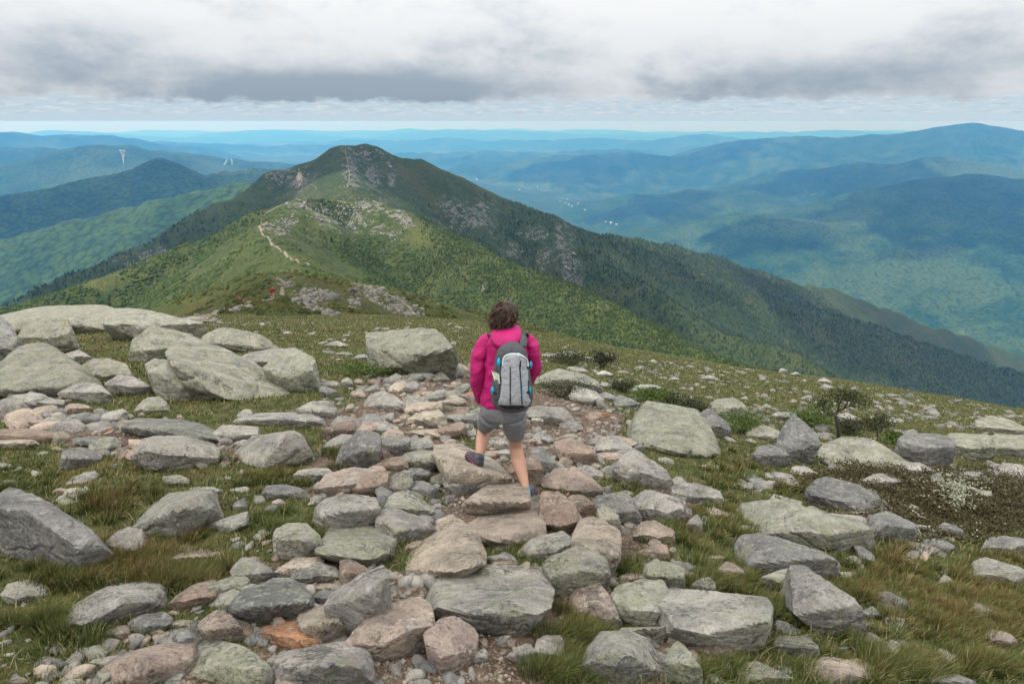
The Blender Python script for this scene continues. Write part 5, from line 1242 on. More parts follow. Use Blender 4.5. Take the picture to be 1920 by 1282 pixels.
# the trail further off: a narrow strip of trodden pale soil laid over the slopes, with its stones
M_TRAIL = flat_mat('trodden_soil', (0.165, 0.14, 0.112), 0.95, 0.1, 0.5, 0.9)
def trail(pts, width, label, dz, want, step=1.5):
    H = ray_hit([a[0] for a in pts], [a[1] for a in pts]); H = H[~np.isnan(H).any(1)]; wk = h_fast(H[:, 0], H[:, 1], True)[1]; H = H[np.isin(wk, want)][:, :2]
    seg = np.concatenate([[0], np.cumsum(np.linalg.norm(np.diff(H, axis=0), axis=1))]); t = np.arange(0, seg[-1], step)
    x = np.interp(t, seg, H[:, 0]); y = np.interp(t, seg, H[:, 1])
    x += fbm(t/9., t*0, 0.5, 3, 5)*width*0.5; y += fbm(t/9., t*0, 7.5, 3, 6)*width*0.5
    tx, ty = np.gradient(x), np.gradient(y); l = np.hypot(tx, ty); tx, ty = tx/l, ty/l
    w = width*np.clip(0.62+1.3*fbm(t/7., t*0, 2.5, 4, 9), 0.12, 1.5); k = np.linspace(-1, 1, 5)
    X_ = x[:, None]-ty[:, None]*w[:, None]*k*0.5; Y_ = y[:, None]+tx[:, None]*w[:, None]*k*0.5
    Z_ = h_fast(X_, Y_)+dz*(1-0.8*np.abs(k))[None, :]
    V = np.stack([X_, Y_, Z_], -1).reshape(-1, 3); n = len(t); I = np.arange(n*5).reshape(n, 5)
    F = np.stack([I[:-1, :-1], I[:-1, 1:], I[1:, 1:], I[1:, :-1]], -1).reshape(-1, 4)
    o = mesh_obj('path', V, F, M_TRAIL); tag(o, label, None, None, 'structure')
    rg = np.random.default_rng(len(t)); m = int(len(t)*2.2); j = rng_i = rg.integers(0, n, m); a = rg.normal(0, 0.45, m)*w[j]
    sx, sy = x[j]-ty[j]*a, y[j]+tx[j]*a; S = rg.lognormal(0, .5, m)*width*0.10
    return np.stack([sx, sy, h_fast(sx, sy)], -1), S
PS, SS = [], []
for k_, w_, dz_, lab in (('knoll', 1.1, 0.10, 'pale trail winding over the knoll past the two distant hikers'), ('knoll_side', 0.9, 0.10, 'pale stony trail along the valley side of the knoll'), ('ridge', 2.0, 0.3, 'pale stony trail climbing the sunlit ridge'), ('mountain', 2.0, 0.6, 'thin pale trail up the dark mountain peak')):
    a, b_ = trail(TRAILS[k_], w_, lab, dz_, (0, 1) if 'knoll' in k_ else (2,) if k_ == 'ridge' else (3,), 1.0 if 'knoll' in k_ else 2.0); PS.append(a); SS.append(b_)
PS = np.concatenate(PS); SS = np.concatenate(SS); rg = np.random.default_rng(3)
stone_cloud('trail_stones', PS, SS, tints(list('tpg'), [.4, .2, .4], len(PS), rg)*0.75, 'pale stones along the trail further off', 1, 0.5, 8)

# ------------------------------------------------------------------ pale clearings and the town far off
def mat_scar(name, pale, green):
    m, t, b = new_mat(name, 0.95, 0.1); g = t.node('ShaderNodeNewGeometry'); n = t.noise(t.x(g.outputs['Position']), 0.02, 5.0, 0.7)
    t.link(t.mix(n.step(0.44, 0.56), green, pale), b.inputs['Base Color']); return m
M_SCAR = mat_scar('bare_slide_rock', (0.22, 0.20, 0.20), (0.04, 0.07, 0.035)); M_RUN = mat_scar('mown_grass_run', (0.20, 0.22, 0.11), (0.07, 0.11, 0.04))
def draped(name, rows, mat, label, lift):
    V, nx = [], 6
    R_ = [(np.interp(t, range(len(rows)), [r[0] for r in rows]), np.interp(t, range(len(rows)), [r[1] for r in rows]), np.interp(t, range(len(rows)), [r[2] for r in rows])) for t in np.linspace(0, len(rows)-1, (len(rows)-1)*4+1)]
    px_ = np.array([[a+(b_-a)*i/(nx-1) for i in range(nx)] for y, a, b_ in R_]); py_ = np.array([[y]*nx for y, a, b_ in R_], float)
    H = ray_hit(px_.ravel(), py_.ravel()); ok = ~np.isnan(H).any(1); med = np.median(np.hypot(H[ok, 0], H[ok, 1])); H[:, 2] += lift
    good = ok & (np.abs(np.hypot(H[:, 0], H[:, 1])/med-1) < 0.12); I = np.arange(len(H)).reshape(px_.shape)
    F = np.stack([I[:-1, :-1], I[1:, :-1], I[1:, 1:], I[:-1, 1:]], -1).reshape(-1, 4); F = F[good[F].all(1)]
    H[~good] = H[good][0]
    if len(F): o = mesh_obj(name, H, F, mat); tag(o, label, None, None, 'structure')
draped('rock_slide', [(282, 223, 236), (286, 225, 235), (291, 228, 234), (297, 229.5, 232.5), (304, 230.5, 232.3), (310, 231, 232.6)], M_SCAR, 'pale bare rock slide high on the blue hill behind the pointed hill', 4.0)
draped('ski_run', [(295, 427, 429), (303, 423, 426), (311, 418, 422)], M_RUN, 'narrow pale ski run on the far hill, the one curving outward', 4.0)
draped('ski_run', [(295, 432, 434), (303, 433, 436), (310, 434, 438)], M_RUN, 'straight pale ski run on the far hill beside the curving one', 4.0)
M_WHITE = flat_mat('white_siding', (0.60, 0.59, 0.57), 0.8, 0.2, 0.05); M_ROOF = flat_mat('grey_shingle_roof', (0.22, 0.22, 0.23), 0.9, 0.2, 0.2)
for i_, (px_, py_, L_) in enumerate(((1050,378,34),(1060,381,44),(1067,384,60),(1073,387,46),(1084,382,34),(1097,394,40),(1136,416,44),(1146,418,56),(1156,421,40),(894,337,60),(974,356,46),(1008,350,40),(1064,374,36))):
    b_ = ray_hit([px_], [py_])[0]
    if np.isnan(b_).any(): continue
    r_0 = empty('building', tuple(b_), i_*0.7); tag(r_0, 'tiny white building in the distant valley town', 'building', 'white buildings of the valley town')
    L_ *= 0.62; w2, d2, h2 = L_/2, L_*0.3, L_*0.28
    V = [(x, y, z) for z in (-6, h2) for x, y in ((-w2, -d2), (w2, -d2), (w2, d2), (-w2, d2))]
    mesh_obj('wall', V, [(0, 1, 5, 4), (1, 2, 6, 5), (2, 3, 7, 6), (3, 0, 4, 7)], M_WHITE, r_0, False)
    V = [(-w2-1, -d2-1, h2-.3), (w2+1, -d2-1, h2-.3), (w2+1, d2+1, h2-.3), (-w2-1, d2+1, h2-.3), (-w2-1, 0, h2*1.7), (w2+1, 0, h2*1.7)]
    mesh_obj('roof', V, [(0, 1, 5, 4), (2, 3, 4, 5), (1, 2, 5), (3, 0, 4), (3, 2, 1, 0)], M_ROOF, r_0, False)

# ------------------------------------------------------------------ people
def loft(rings, sides=20, cap=True, expo=2.0, wob=0.0, seed=0):
    """rings: (centre, axis u * half width, axis w * half depth)"""
    V, F = [], []
    for i, (c, u, w) in enumerate(rings):
        for k in range(sides):
            a = 2*math.pi*k/sides; cs, sn = math.cos(a), math.sin(a)
            cs = math.copysign(abs(cs)**(2/expo), cs); sn = math.copysign(abs(sn)**(2/expo), sn)
            V.append(np.asarray(c)+np.asarray(u)*cs+np.asarray(w)*sn)
    n = len(rings)
    for i in range(n-1):
        for k in range(sides):
            F.append((i*sides+k, i*sides+(k+1) % sides, (i+1)*sides+(k+1) % sides, (i+1)*sides+k))
    if cap:
        for i, rev in ((0, True), (n-1, False)):
            V.append(np.asarray(rings[i][0])); ci = len(V)-1
            for k in range(sides):
                a, b = i*sides+k, i*sides+(k+1) % sides; F.append((ci, b, a) if rev else (ci, a, b))
    V = np.array(V)
    if wob:
        nn = fbm(V[:, 0]*11+seed, V[:, 1]*11, V[:, 2]*16, 3, seed); n2 = fbm(V[:, 0]*30, V[:, 1]*30, V[:, 2]*34+seed, 2, seed+3)
        c = V.mean(0); d = V-c; d[:, 2] = 0; d /= np.maximum(np.linalg.norm(d, axis=1), 1e-4)[:, None]
        V = V+d*(wob*(nn+0.4*n2))[:, None]
    return V, F
def smooth_path(P, R, n):
    P = np.asarray(P, float); R = np.asarray(R, float); m = len(P); t = np.linspace(0, m-1, n)
    def cr(A, t):
        i = np.clip(np.floor(t).astype(int), 0, m-2); f = (t-i)[:, None]; p0, p1, p2, p3 = A[np.maximum(i-1, 0)], A[i], A[i+1], A[np.minimum(i+2, m-1)]
        return 0.5*((2*p1)+(-p0+p2)*f+(2*p0-5*p1+4*p2-p3)*f**2+(-p0+3*p1-3*p2+p3)*f**3)
    return cr(P, t), cr(R.reshape(m, -1), t)
def limb(P, R, n=14, sides=16, ref=(0, 1, 0), wob=0.0, seed=0, expo=2.0):
    P, R = smooth_path(P, R, n)
    rings = []
    for i in range(n):
        t = P[min(i+1, n-1)]-P[max(i-1, 0)]; t /= np.linalg.norm(t)
        u = np.cross(t, ref); u /= np.linalg.norm(u); w = np.cross(u, t)
        ra = R[i, 0]; rb = R[i, -1]; rings.append((P[i], u*ra, w*rb))
    return loft(rings, sides, True, expo, wob, seed)
def jobj(name, parts, mat, parent, base, sub=0):
    V, F = merge(parts); o = mesh_obj(name, np.array(V)-base, F, mat, parent)
    if sub: md = o.modifiers.new('subdivision', 'SUBSURF'); md.levels = sub; md.render_levels = sub
    return o
def skin_body(name, joints, edges, mat, parent, base, root=0):
    me = bpy.data.meshes.new(name); me.from_pydata([tuple(np.asarray(j[0])-base) for j in joints], edges, [])
    o = bpy.data.objects.new(name, me); COL.objects.link(o); o.parent = parent; me.materials.append(mat)
    sk = o.modifiers.new('skin', 'SKIN'); sk.use_smooth_shade = True
    for v, j in zip(me.skin_vertices[0].data, joints): v.radius = (j[1], j[1])
    me.skin_vertices[0].data[root].use_root = True
    ss = o.modifiers.new('subdivision', 'SUBSURF'); ss.levels = 2; ss.render_levels = 2
    return o
def cloth_mat(name, col, rough=0.8, weave=420.0, fold=9.0, spec=0.25):
    m, t, b = new_mat(name, rough, spec)
    p = t.x(t.node('ShaderNodeTexCoord').outputs['Object'])
    n1 = t.noise(p, fold, 4.0, 0.55, 0.6); n2 = t.noise(p, weave, 2.0, 0.5); n3 = t.noise(t.vmul(p, (1.0, 1.0, 2.4)), 22.0, 4.0, 0.55, 0.8)
    t.link(t.mix(n1.step(0.3, 0.7), tuple(c*0.86 for c in col), tuple(min(1, c*1.1) for c in col)), b.inputs['Base Color'])
    t.link(t.bump(n1*1.0+n3*0.25+n2*0.03, 0.8, 0.03), b.inputs['Normal'])
    return m
M_SKIN = flat_mat('skin', (0.47, 0.265, 0.190), 0.55, 0.35, 0.06, 18.0)
M_JACK = cloth_mat('magenta_shell', (0.47, 0.016, 0.150), 0.62)
M_SHORT = cloth_mat('grey_shorts_cloth', (0.195, 0.195, 0.212), 0.85)
M_PACKD = cloth_mat('dark_grey_nylon', (0.085, 0.089, 0.100), 0.7, 600.0, 14.0)
M_PACKL = cloth_mat('light_grey_nylon', (0.41, 0.425, 0.465), 0.65, 600.0, 22.0)
M_BLACK = flat_mat('black_webbing', (0.018, 0.018, 0.020), 0.7, 0.3, 0.2, 80.0)
M_PIPE = flat_mat('pale_piping', (0.62, 0.63, 0.65), 0.5, 0.4, 0.05)
M_CYAN = flat_mat('cyan_webbing', (0.015, 0.36, 0.62), 0.6, 0.3, 0.15, 60.0)
M_SOCK = flat_mat('teal_sock_knit', (0.02, 0.30, 0.42), 0.9, 0.1, 0.2, 120.0, 0.4)
M_SHOE = flat_mat('purple_grey_shoe', (0.075, 0.072, 0.088), 0.75, 0.3, 0.45, 45.0, 0.5)
M_SOLE = flat_mat('dark_rubber_sole', (0.030, 0.027, 0.030), 0.8, 0.3, 0.3, 60.0, 0.5)
M_TRIM = flat_mat('pink_shoe_trim', (0.30, 0.05, 0.12), 0.7, 0.3, 0.2)
M_PAPER = flat_mat('map_paper', (0.50, 0.56, 0.42), 0.7, 0.3, 0.18, 45.0)
def hair_mat(name, lo, hi):
    m, t, b = new_mat(name, 0.55, 0.35); hue = t.attr('hue'); t.link(t.mix(hue, lo, hi), b.inputs['Base Color']); return m
M_HAIR = hair_mat('brown_hair', (0.028, 0.015, 0.011), (0.110, 0.060, 0.040))
# --- the hiker, seen from behind, stepping down the path
B = ground_hit([990], [938])[0]; Yh = B[1]
J = lambda px_, py_, o_=0.0: at_y(px_, py_, Yh+o_)
hiker = empty('person', tuple(B)); tag(hiker, 'hiker in a magenta hooded jacket and grey shorts walking away down the path', 'person')
Yt = 0.15
jt = [(J(944,764,.14), .105), (J(946,735,Yt), .12), (J(948,690,Yt), .135), (J(950,645,Yt), .11), (J(951,617,Yt+.01), .055), (J(951,603,Yt+.03), .068), (J(951,590,Yt+.04), .088), (J(951,576,Yt+.03), .070), (J(951,594,Yt+.135), .016),
      (J(917,642,Yt), .040), (J(896,700,Yt-.03), .034), (J(903,748,Yt+.10), .028), (J(908,757,Yt+.16), .036), (J(914,768,Yt+.19), .022),
      (J(990,644,Yt), .040), (J(1000,690,Yt+.03), .034), (J(990,718,Yt+.25), .026), (J(984,730,Yt+.29), .032), (J(978,744,Yt+.30), .022),
      (J(924,780,.15), .072), (J(912,792,.36), .070), (J(908,805,.48), .060), (J(905,822,.40), .064), (J(902,840,.31), .052), (J(899,858,.23), .034), (J(898,871,.22), .036), (J(888,862,.33), .030),
      (J(962,782,.13), .072), (J(965,812,.24), .070), (J(967,838,.30), .060), (J(971,860,.24), .067), (J(978,885,.16), .055), (J(985,910,.07), .034), (J(988,928,.03), .036), (J(995,926,.14), .032)]
ed = [(0,1),(1,2),(2,3),(3,4),(4,5),(5,6),(6,7),(6,8),(3,9),(9,10),(10,11),(11,12),(12,13),(3,14),(14,15),(15,16),(16,17),(17,18),(0,19),(19,20),(20,21),(21,22),(22,23),(23,24),(24,25),(25,26),(0,27),(27,28),(28,29),(29,30),(30,31),(31,32),(32,33),(33,34)]
skin_body('body', jt, ed, M_SKIN, hiker, B)
ex, ey, ez = np.eye(3)
tor = [(J(943,757,.145), .172, .126), (J(943,749,.145), .180, .132), (J(944,735,.15), .182, .132), (J(946,710,Yt), .180, .130), (J(948,685,Yt), .180, .128), (J(949,662,Yt), .178, .122), (J(950,645,Yt), .170, .110), (J(950.5,634,Yt), .150, .098), (J(951,626,Yt), .105, .085), (J(951,618,Yt), .078, .075)]
tP, tR = smooth_path([q_[0] for q_ in tor], [[q_[1], q_[2]] for q_ in tor], 44)
jobj('jacket', [loft([(c, ex*r[0], ey*r[1]) for c, r in zip(tP, tR)], 56, True, 2.5, 0.020, 4),
     limb([J(921,636,Yt), J(908,646,Yt), J(898,672,Yt-.02), J(895,700,Yt-.04), J(897,728,Yt+.02), J(903,752,Yt+.09)], [[.062],[.067],[.064],[.061],[.054],[.042]], 44, 28, (0, 1, 0), 0.017, 7),
     limb([J(985,637,Yt), J(995,646,Yt), J(1000,668,Yt+.0), J(1001,692,Yt+.03), J(997,702,Yt+.14), J(990,720,Yt+.25)], [[.058],[.060],[.056],[.054],[.050],[.042]], 44, 28, (0, 1, 0), 0.017, 9)], M_JACK, hiker, B, 1)
hd = [(J(950,609,Yt+.02), .076, .080), (J(950,612,Yt+.005), .096, .100), (J(949.5,618,Yt-.02), .114, .125), (J(949,626,Yt-.05), .126, .140), (J(948.5,635,Yt-.075), .124, .135), (J(949,643,Yt-.10), .108, .110), (J(950,650,Yt-.115), .078, .075), (J(951,656,Yt-.12), .042, .035), (J(952,659,Yt-.12), .015, .012)]
jobj('hood', [loft([(c, ex*a, ey*b) for c, a, b in hd], 32, True, 2.2, 0.012, 12)], M_JACK, hiker, B, 1)
wb = [(J(944,752,.145), .180, .130), (J(944,760,.145), .184, .134), (J(944,772,.145), .186, .138), (J(943,780,.15), .172, .132), (J(943,786,.15), .14, .115)]
jobj('shorts', [loft([(c, ex*a, ey*b) for c, a, b in wb], 36, True, 2.4, 0.008, 21),
     limb([J(922,776,.15), J(918,784,.26), J(912,792,.36), J(909.5,796,.41)], [[.106, .110],[.096, .104],[.080, .090],[.072, .082]], 16, 22, (0, 1, 0), 0.007, 22),
     limb([J(964,778,.13), J(965,795,.17), J(965.5,809,.22), J(965.5,815,.24)], [[.106, .110],[.098, .104],[.084, .092],[.078, .086]], 16, 22, (0, 1, 0), 0.007, 23)], M_SHORT, hiker, B, 1)
for a_, b_, sgn in ((J(900,851,.255), J(898.5,870,.225), 0), (J(986,914,.06), J(988,927,.03), 1)):
    jobj('sock', [limb([a_, a_*.5+b_*.5, b_], [[.0385], [.040], [.040]], 8, 18)], M_SOCK, hiker, B)
def shoe(heel, toe, up, wob):
    """heel and toe: points on the sole line"""
    d = toe-heel; L = np.linalg.norm(d); d = d/L; up = up-d*(up@d); up /= np.linalg.norm(up); s = np.cross(d, up)
    prof = [(-.03, .020, .012), (0, .034, .040), (.10, .040, .058), (.25, .041, .060), (.42, .040, .046), (.58, .045, .036), (.75, .047, .028), (.90, .040, .020), (1.0, .022, .012)]
    up_r = [(heel+d*L*t+up*(.012+h), s*w, up*h) for t, w, h in prof]
    o = jobj('shoe', [loft(up_r, 18, True, 2.3, 0.002, 3)], M_SHOE, hiker, B, 1)
    so = [(heel+d*L*t+up*.006, s*(w+.004), up*.013) for t, w, h in prof]
    jobj('sole', [loft(so, 18, True, 3.5)], M_SOLE, o, np.zeros(3)+B)
    jobj('trim', [loft([(heel+d*L*t+up*(.030), s*(w+.002), up*.004) for t, w, h in prof[1:-1]], 18, True, 3.0)], M_TRIM, o, B)
shoe(J(899,880,.17), J(877,852,.36), np.array([.35, -.35, 1.0]), 0)
shoe(J(991,938,.0), J(1001,930,.22), np.array([.05, .15, 1.0]), 0)
# hair: a rounded mass with loose wind-blown strands
hc = J(951,590,Yt+.02); v, f = ICO[4]
nn = fbm(v[:, 0]*3, v[:, 1]*3, v[:, 2]*3, 4, 5)
hv = v*np.array([.090, .102, .108])*(1+.10*nn)[:, None]; hv[:, 0] -= .035*sstep(.05, -.10, hv[:, 2]); hv[:, 2] -= .02*sstep(.0, -.1, hv[:, 2])
keepf = f[(hv[f].mean(1)[:, 1] < .055)]
hair = mesh_obj('hair', hv+hc-B, keepf, M_HAIR, hiker); set_attr(hair.data, 'hue', np.clip(.12+.5*fbm(v[:, 0]*14, v[:, 1]*14, v[:, 2]*5, 3, 8), 0, 1))
rgh = np.random.default_rng(4); n = 4600
d0 = rgh.normal(size=(n, 3)); d0[:, 1] = -np.abs(d0[:, 1])*1.0+.35; d0[:, 2] += 0.35; d0 /= np.linalg.norm(d0, axis=1)[:, None]
p0 = hc+d0*np.array([.086, .098, .103]); p0[:, 0] -= .02*(d0[:, 2] < 0)
ln = rgh.uniform(.03, .085, n); dr = np.stack([-.62*np.ones(n), -.10*np.ones(n), -.80*np.ones(n)], -1)+d0*.12+rgh.normal(0, .24, (n, 3)); dr /= np.linalg.norm(dr, axis=1)[:, None]
p1 = p0+dr*ln[:, None]*.5+rgh.normal(0, .006, (n, 3)); p2 = p1+dr*ln[:, None]*.5+rgh.normal(0, .012, (n, 3)); s_ = rgh.normal(size=(n, 3)); s_ /= np.linalg.norm(s_, axis=1)[:, None]; s_ *= .0034
V = np.stack([p0-s_, p0+s_, p1-s_, p1+s_, p2], 1).reshape(-1, 3)-B; T = (np.array([[0, 1, 3], [0, 3, 2], [2, 3, 4]])[None]+(np.arange(n)*5)[:, None, None]).reshape(-1, 3)
o = mesh_obj('loose_hair', V, T, M_HAIR, hiker); o['kind'] = 'stuff'; set_attr(o.data, 'hue', np.repeat(rgh.uniform(0, 1, n), 5))
# --- backpack
PY = Yh+Yt-.205                                   # plane through the middle of the pack
zx = lambda X_, Y_: (840+X_/3.205, 550+Y_/3.205)
def pk(X_, Y_, dy=0.0): a, b_ = zx(X_, Y_); return at_y(a, b_, PY+dy)
PB0 = pk(385, 705); pack = empty('backpack', tuple(PB0)); tag(pack, 'grey daypack with blue buckles worn on the hiker\'s back', 'backpack')
prof = [(292, 22, .030), (300, 42, .055), (318, 70, .075), (345, 88, .088), (385, 99, .096), (440, 106, .103), (500, 113, .108), (560, 124, .110), (610, 129, .110), (650, 124, .104), (680, 102, .088), (700, 66, .058), (708, 30, .025)]
pY = np.array([q_[0] for q_ in prof], float); pW = np.array([q_[1] for q_ in prof], float); pD = np.array([q_[2] for q_ in prof])
pxc = lambda Y_: 382+0.010*(Y_-300)
def pack_pt(X_, Y_, out=0.0):                     # point on the camera-facing surface, X_ in zoom units
    hw = np.interp(Y_, pY, pW); dp = np.interp(Y_, pY, pD); q_ = min(abs(X_-pxc(Y_))/hw, .999)
    return pk(X_, Y_, -(dp*(1-q_**2.6)**(1/2.6))-out)
rings = []
for Y_, W_, D_ in prof:
    c = pk(pxc(Y_), Y_); u = pk(pxc(Y_)+W_, Y_)-c; rings.append((c, u, ey*D_))
jobj('pack_body', [loft(rings[::-1], 40, True, 2.6, 0.004, 31)], M_PACKD, pack, PB0, 1)
def patch_grid(name, left, right, Ys, out, mat, parent, nx=14, bulge=0.0, sub=1):
    V, F = [], []; m = len(Ys)
    for Y_ in Ys:
        l, r = left(Y_), right(Y_)
        for i in range(nx+1):
            t = i/nx; e = out+bulge*(1-(2*t-1)**4); e2 = e if 0 < i < nx else -.006; V.append(pack_pt(l+(r-l)*t, Y_, e2))
    V = np.array(V); 
    V[:nx+1, 1] += out*.8; V[-(nx+1):, 1] += out*.8
    for j in range(m-1):
        for i in range(nx):
            a = j*(nx+1)+i; F.append((a, a+nx+1, a+nx+2, a+1))
    o = jobj(name, [(V, F)], mat, parent, PB0, sub); return o
Ys = list(np.linspace(362, 694, 26))
hwid = lambda Y_: np.interp(Y_, [360, 368, 380, 410, 470, 560, 620, 650, 672, 690, 700], [22, 50, 68, 82, 86, 90, 97, 112, 106, 80, 60])
panel = patch_grid('front_panel', lambda Y_: 404-hwid(Y_), lambda Y_: 404+hwid(Y_)*.92, Ys, .022, M_PACKL, pack, 18, .012)
patch_grid('base_panel', lambda Y_: 388-np.interp(Y_, [662, 680, 706], [98, 90, 40]), lambda Y_: 392+np.interp(Y_, [662, 680, 706], [92, 86, 40]), list(np.linspace(664, 706, 7)), .030, M_BLACK, pack, 12, .006)
patch_grid('top_panel', lambda Y_: 404-hwid(Y_)*.86, lambda Y_: 404-hwid(Y_)*.42, list(np.linspace(384, 442, 8)), .026, M_PACKD, pack, 6, .003)
patch_grid('top_panel', lambda Y_: 404+hwid(Y_)*.42, lambda Y_: 404+hwid(Y_)*.80, list(np.linspace(384, 442, 8)), .026, M_PACKD, pack, 6, .003)
for X0, X1 in ((374, 374), (432, 446)):
    pth = [pack_pt(np.interp(t, [0, 1], [X0, X1]), 440+t*228, .036) for t in np.linspace(0, 1, 14)]
    jobj('zip', [limb(pth, [[.0042, .003]]*14, 20, 8)], M_BLACK, panel, PB0)
pth = [pack_pt(436, 405, .040), pack_pt(434, 430, .042), pack_pt(430, 452, .040)]; jobj('zip_pull', [limb(pth, [[.005], [.006], [.004]], 8, 8)], M_BLACK, panel, PB0)
pth = [pack_pt(444, 520+t*110, .037) for t in np.linspace(0, 1, 6)]; jobj('zip_trim', [limb(pth, [[.0022]]*6, 10, 6)], M_CYAN, panel, PB0)
arch = [(331,440),(330,410),(338,385),(356,371),(385,366),(420,369),(450,378),(470,394),(479,415),(480,440)]
jobj('piping', [limb([pack_pt(a, b_, .026) for a, b_ in arch], [[.0075, .0055]]*len(arch), 30, 8)], M_PIPE, pack, PB0)
for X0, X1, Y0_, Y1_ in ((262, 318, 520, 650), (480, 500, 520, 640)):
    patch_grid('side_pocket', lambda Y_: X0, lambda Y_: X1, list(np.linspace(Y0_, Y1_, 8)), .012, M_PACKD, pack, 6, .01)
for cx_, cy_, w_, h_ in ((305, 412, 11, 24), (500, 430, 10, 22), (262, 582, 15, 24), (494, 580, 10, 22)):
    b0 = pack_pt(np.clip(cx_, 268, 498), cy_-h_, .020); b1 = pack_pt(np.clip(cx_, 268, 498), cy_, .028); b2 = pack_pt(np.clip(cx_+3, 268, 498), cy_+h_, .020)
    bk = jobj('buckle', [limb([b0, b1, b2], [[.006, .005], [w_/3.205/240*.85, .007], [.004, .004]], 12, 8, (0, 1, 0), .005, int(cx_))], M_CYAN, pack, PB0)
    s0, s1 = pack_pt(np.clip(cx_-4, 266, 500), cy_+h_*.6, .022), pack_pt(cx_+(30 if cx_ < 380 else -24), cy_+h_*.7, .026); jobj('strap', [limb([s0, s0*.5+s1*.5, s1], [[.004, .011]]*3, 6, 8, (0, 0, 1))], M_BLACK, pack, PB0)
jobj('haul_loop', [limb([pk(366, 300, .02), pk(372, 286, .03), pk(386, 283, .03), pk(396, 298, .02)], [[.006]]*4, 12, 8)], M_BLACK, pack, PB0)
sh = [pk(450, 318, .03), J(982,638,Yt-.125), J(983,628,Yt-.06), J(983.5,624,Yt+.01), J(984,632,Yt+.08), J(983,660,Yt+.14)]
so_ = jobj('shoulder_strap', [limb(sh, [[.030, .012]]*6, 24, 12, (0, 1, .2))], M_PACKD, pack, PB0)
sh = [pk(318, 322, .03), J(926,642,Yt-.120), J(922,633,Yt-.06), J(921,628,Yt+.01), J(920,635,Yt+.08), J(921,660,Yt+.14)]
jobj('shoulder_strap', [limb(sh, [[.020, .010]]*6, 24, 12, (0, 1, .2))], M_PACKD, pack, PB0)
for k_, (a_, b_) in enumerate((((262, 470), (300, 462)),)):
    V = [pack_pt(262, 468, .010), pack_pt(308, 486, .030), pack_pt(313, 545, .028), pack_pt(278, 520, .016)]; V = V+[q_+np.array([0, .006, 0]) for q_ in V]
    F = [(0, 1, 2, 3), (7, 6, 5, 4), (0, 4, 5, 1), (1, 5, 6, 2), (2, 6, 7, 3), (3, 7, 4, 0)]; mb = V[3]
    mo = mesh_obj('folded_map', np.array(V), F, M_PAPER, None, False, loc=mb); tag(mo, 'pale green folded map tucked into the side pocket of the daypack', 'map')
# --- two small hikers far below on the knoll
M_RED = cloth_mat('red_jacket_cloth', (0.24, 0.030, 0.022)); M_TAN = cloth_mat('pale_trousers_cloth', (0.30, 0.26, 0.20)); M_DARKC = cloth_mat('dark_trousers_cloth', (0.04, 0.04, 0.05))
def far_person(px_, py_, H, label, jm, tm, sit):
    b = ray_hit([px_], [py_])[0]; r = empty('person', tuple(b)); tag(r, label, 'person'); k = H/1.75; q_ = lambda x, y, z: b+np.array([x, y, z])*k
    if not sit:
        jt = [(q_(0, 0, .95), .12), (q_(0, .02, 1.2), .12), (q_(0, .02, 1.42), .10), (q_(0, .03, 1.53), .05), (q_(0, .04, 1.66), .085), (q_(-.22, 0, 1.38), .05), (q_(-.27, 0, 1.1), .04), (q_(-.25, .1, .85), .04), (q_(.22, 0, 1.38), .05), (q_(.27, .02, 1.1), .04), (q_(.24, .15, .88), .04), (q_(-.1, .1, .5), .06), (q_(-.1, .12, .06), .045), (q_(-.1, .25, .03), .04), (q_(.1, -.05, .5), .06), (q_(.1, -.15, .06), .045), (q_(.1, -.02, .03), .04)]
        legs = [[q_(-.09, .02, .95), q_(-.1, .1, .5), q_(-.1, .12, .12)], [q_(.09, 0, .95), q_(.1, -.05, .5), q_(.1, -.15, .12)]]
        tr_ = [(q_(0, .02, z), a, .75*a) for z, a in ((.85, .19), (1.0, .20), (1.2, .21), (1.4, .21), (1.5, .10))]; hz = 1.68
    else:
        jt = [(q_(0, 0, .42), .14), (q_(0, .05, .7), .13), (q_(0, .10, .92), .11), (q_(0, .12, 1.03), .05), (q_(0, .14, 1.15), .085), (q_(-.22, .1, .88), .05), (q_(-.26, .15, .62), .04), (q_(-.15, .38, .55), .04), (q_(.22, .1, .88), .05), (q_(.26, .15, .62), .04), (q_(.15, .38, .55), .04), (q_(-.12, .42, .48), .07), (q_(-.12, .5, .06), .05), (q_(-.12, .62, .03), .04), (q_(.12, .42, .48), .07), (q_(.12, .5, .06), .05), (q_(.12, .62, .03), .04)]
        legs = [[q_(-.1, .02, .42), q_(-.12, .42, .48), q_(-.12, .5, .12)], [q_(.1, .02, .42), q_(.12, .42, .48), q_(.12, .5, .12)]]
        tr_ = [(q_(0, .02+.1*(z-.4), z), a, .75*a) for z, a in ((.36, .20), (.5, .20), (.7, .21), (.88, .20), (1.0, .10))]; hz = 1.17
    skin_body('body', jt, [(0,1),(1,2),(2,3),(3,4),(2,5),(5,6),(6,7),(2,8),(8,9),(9,10),(0,11),(11,12),(12,13),(0,14),(14,15),(15,16)], M_SKIN, r, b)
    jobj('jacket', [loft([(c, ex*a*k, ey*d*k) for c, a, d in tr_], 16), limb([jt[5][0], jt[6][0], jt[7][0]], [[.07*k], [.065*k], [.05*k]], 10, 10), limb([jt[8][0], jt[9][0], jt[10][0]], [[.07*k], [.065*k], [.05*k]], 10, 10)], jm, r, b)
    jobj('trousers', [limb(l, [[.11*k], [.085*k], [.07*k]], 10, 12) for l in legs], tm, r, b)
    v, f = ICO[2]; mesh_obj('hair', v*np.array([.10, .105, .11])*k+jt[4][0]+np.array([0, -.02, .035])*k-b, f, M_HAIR, r)
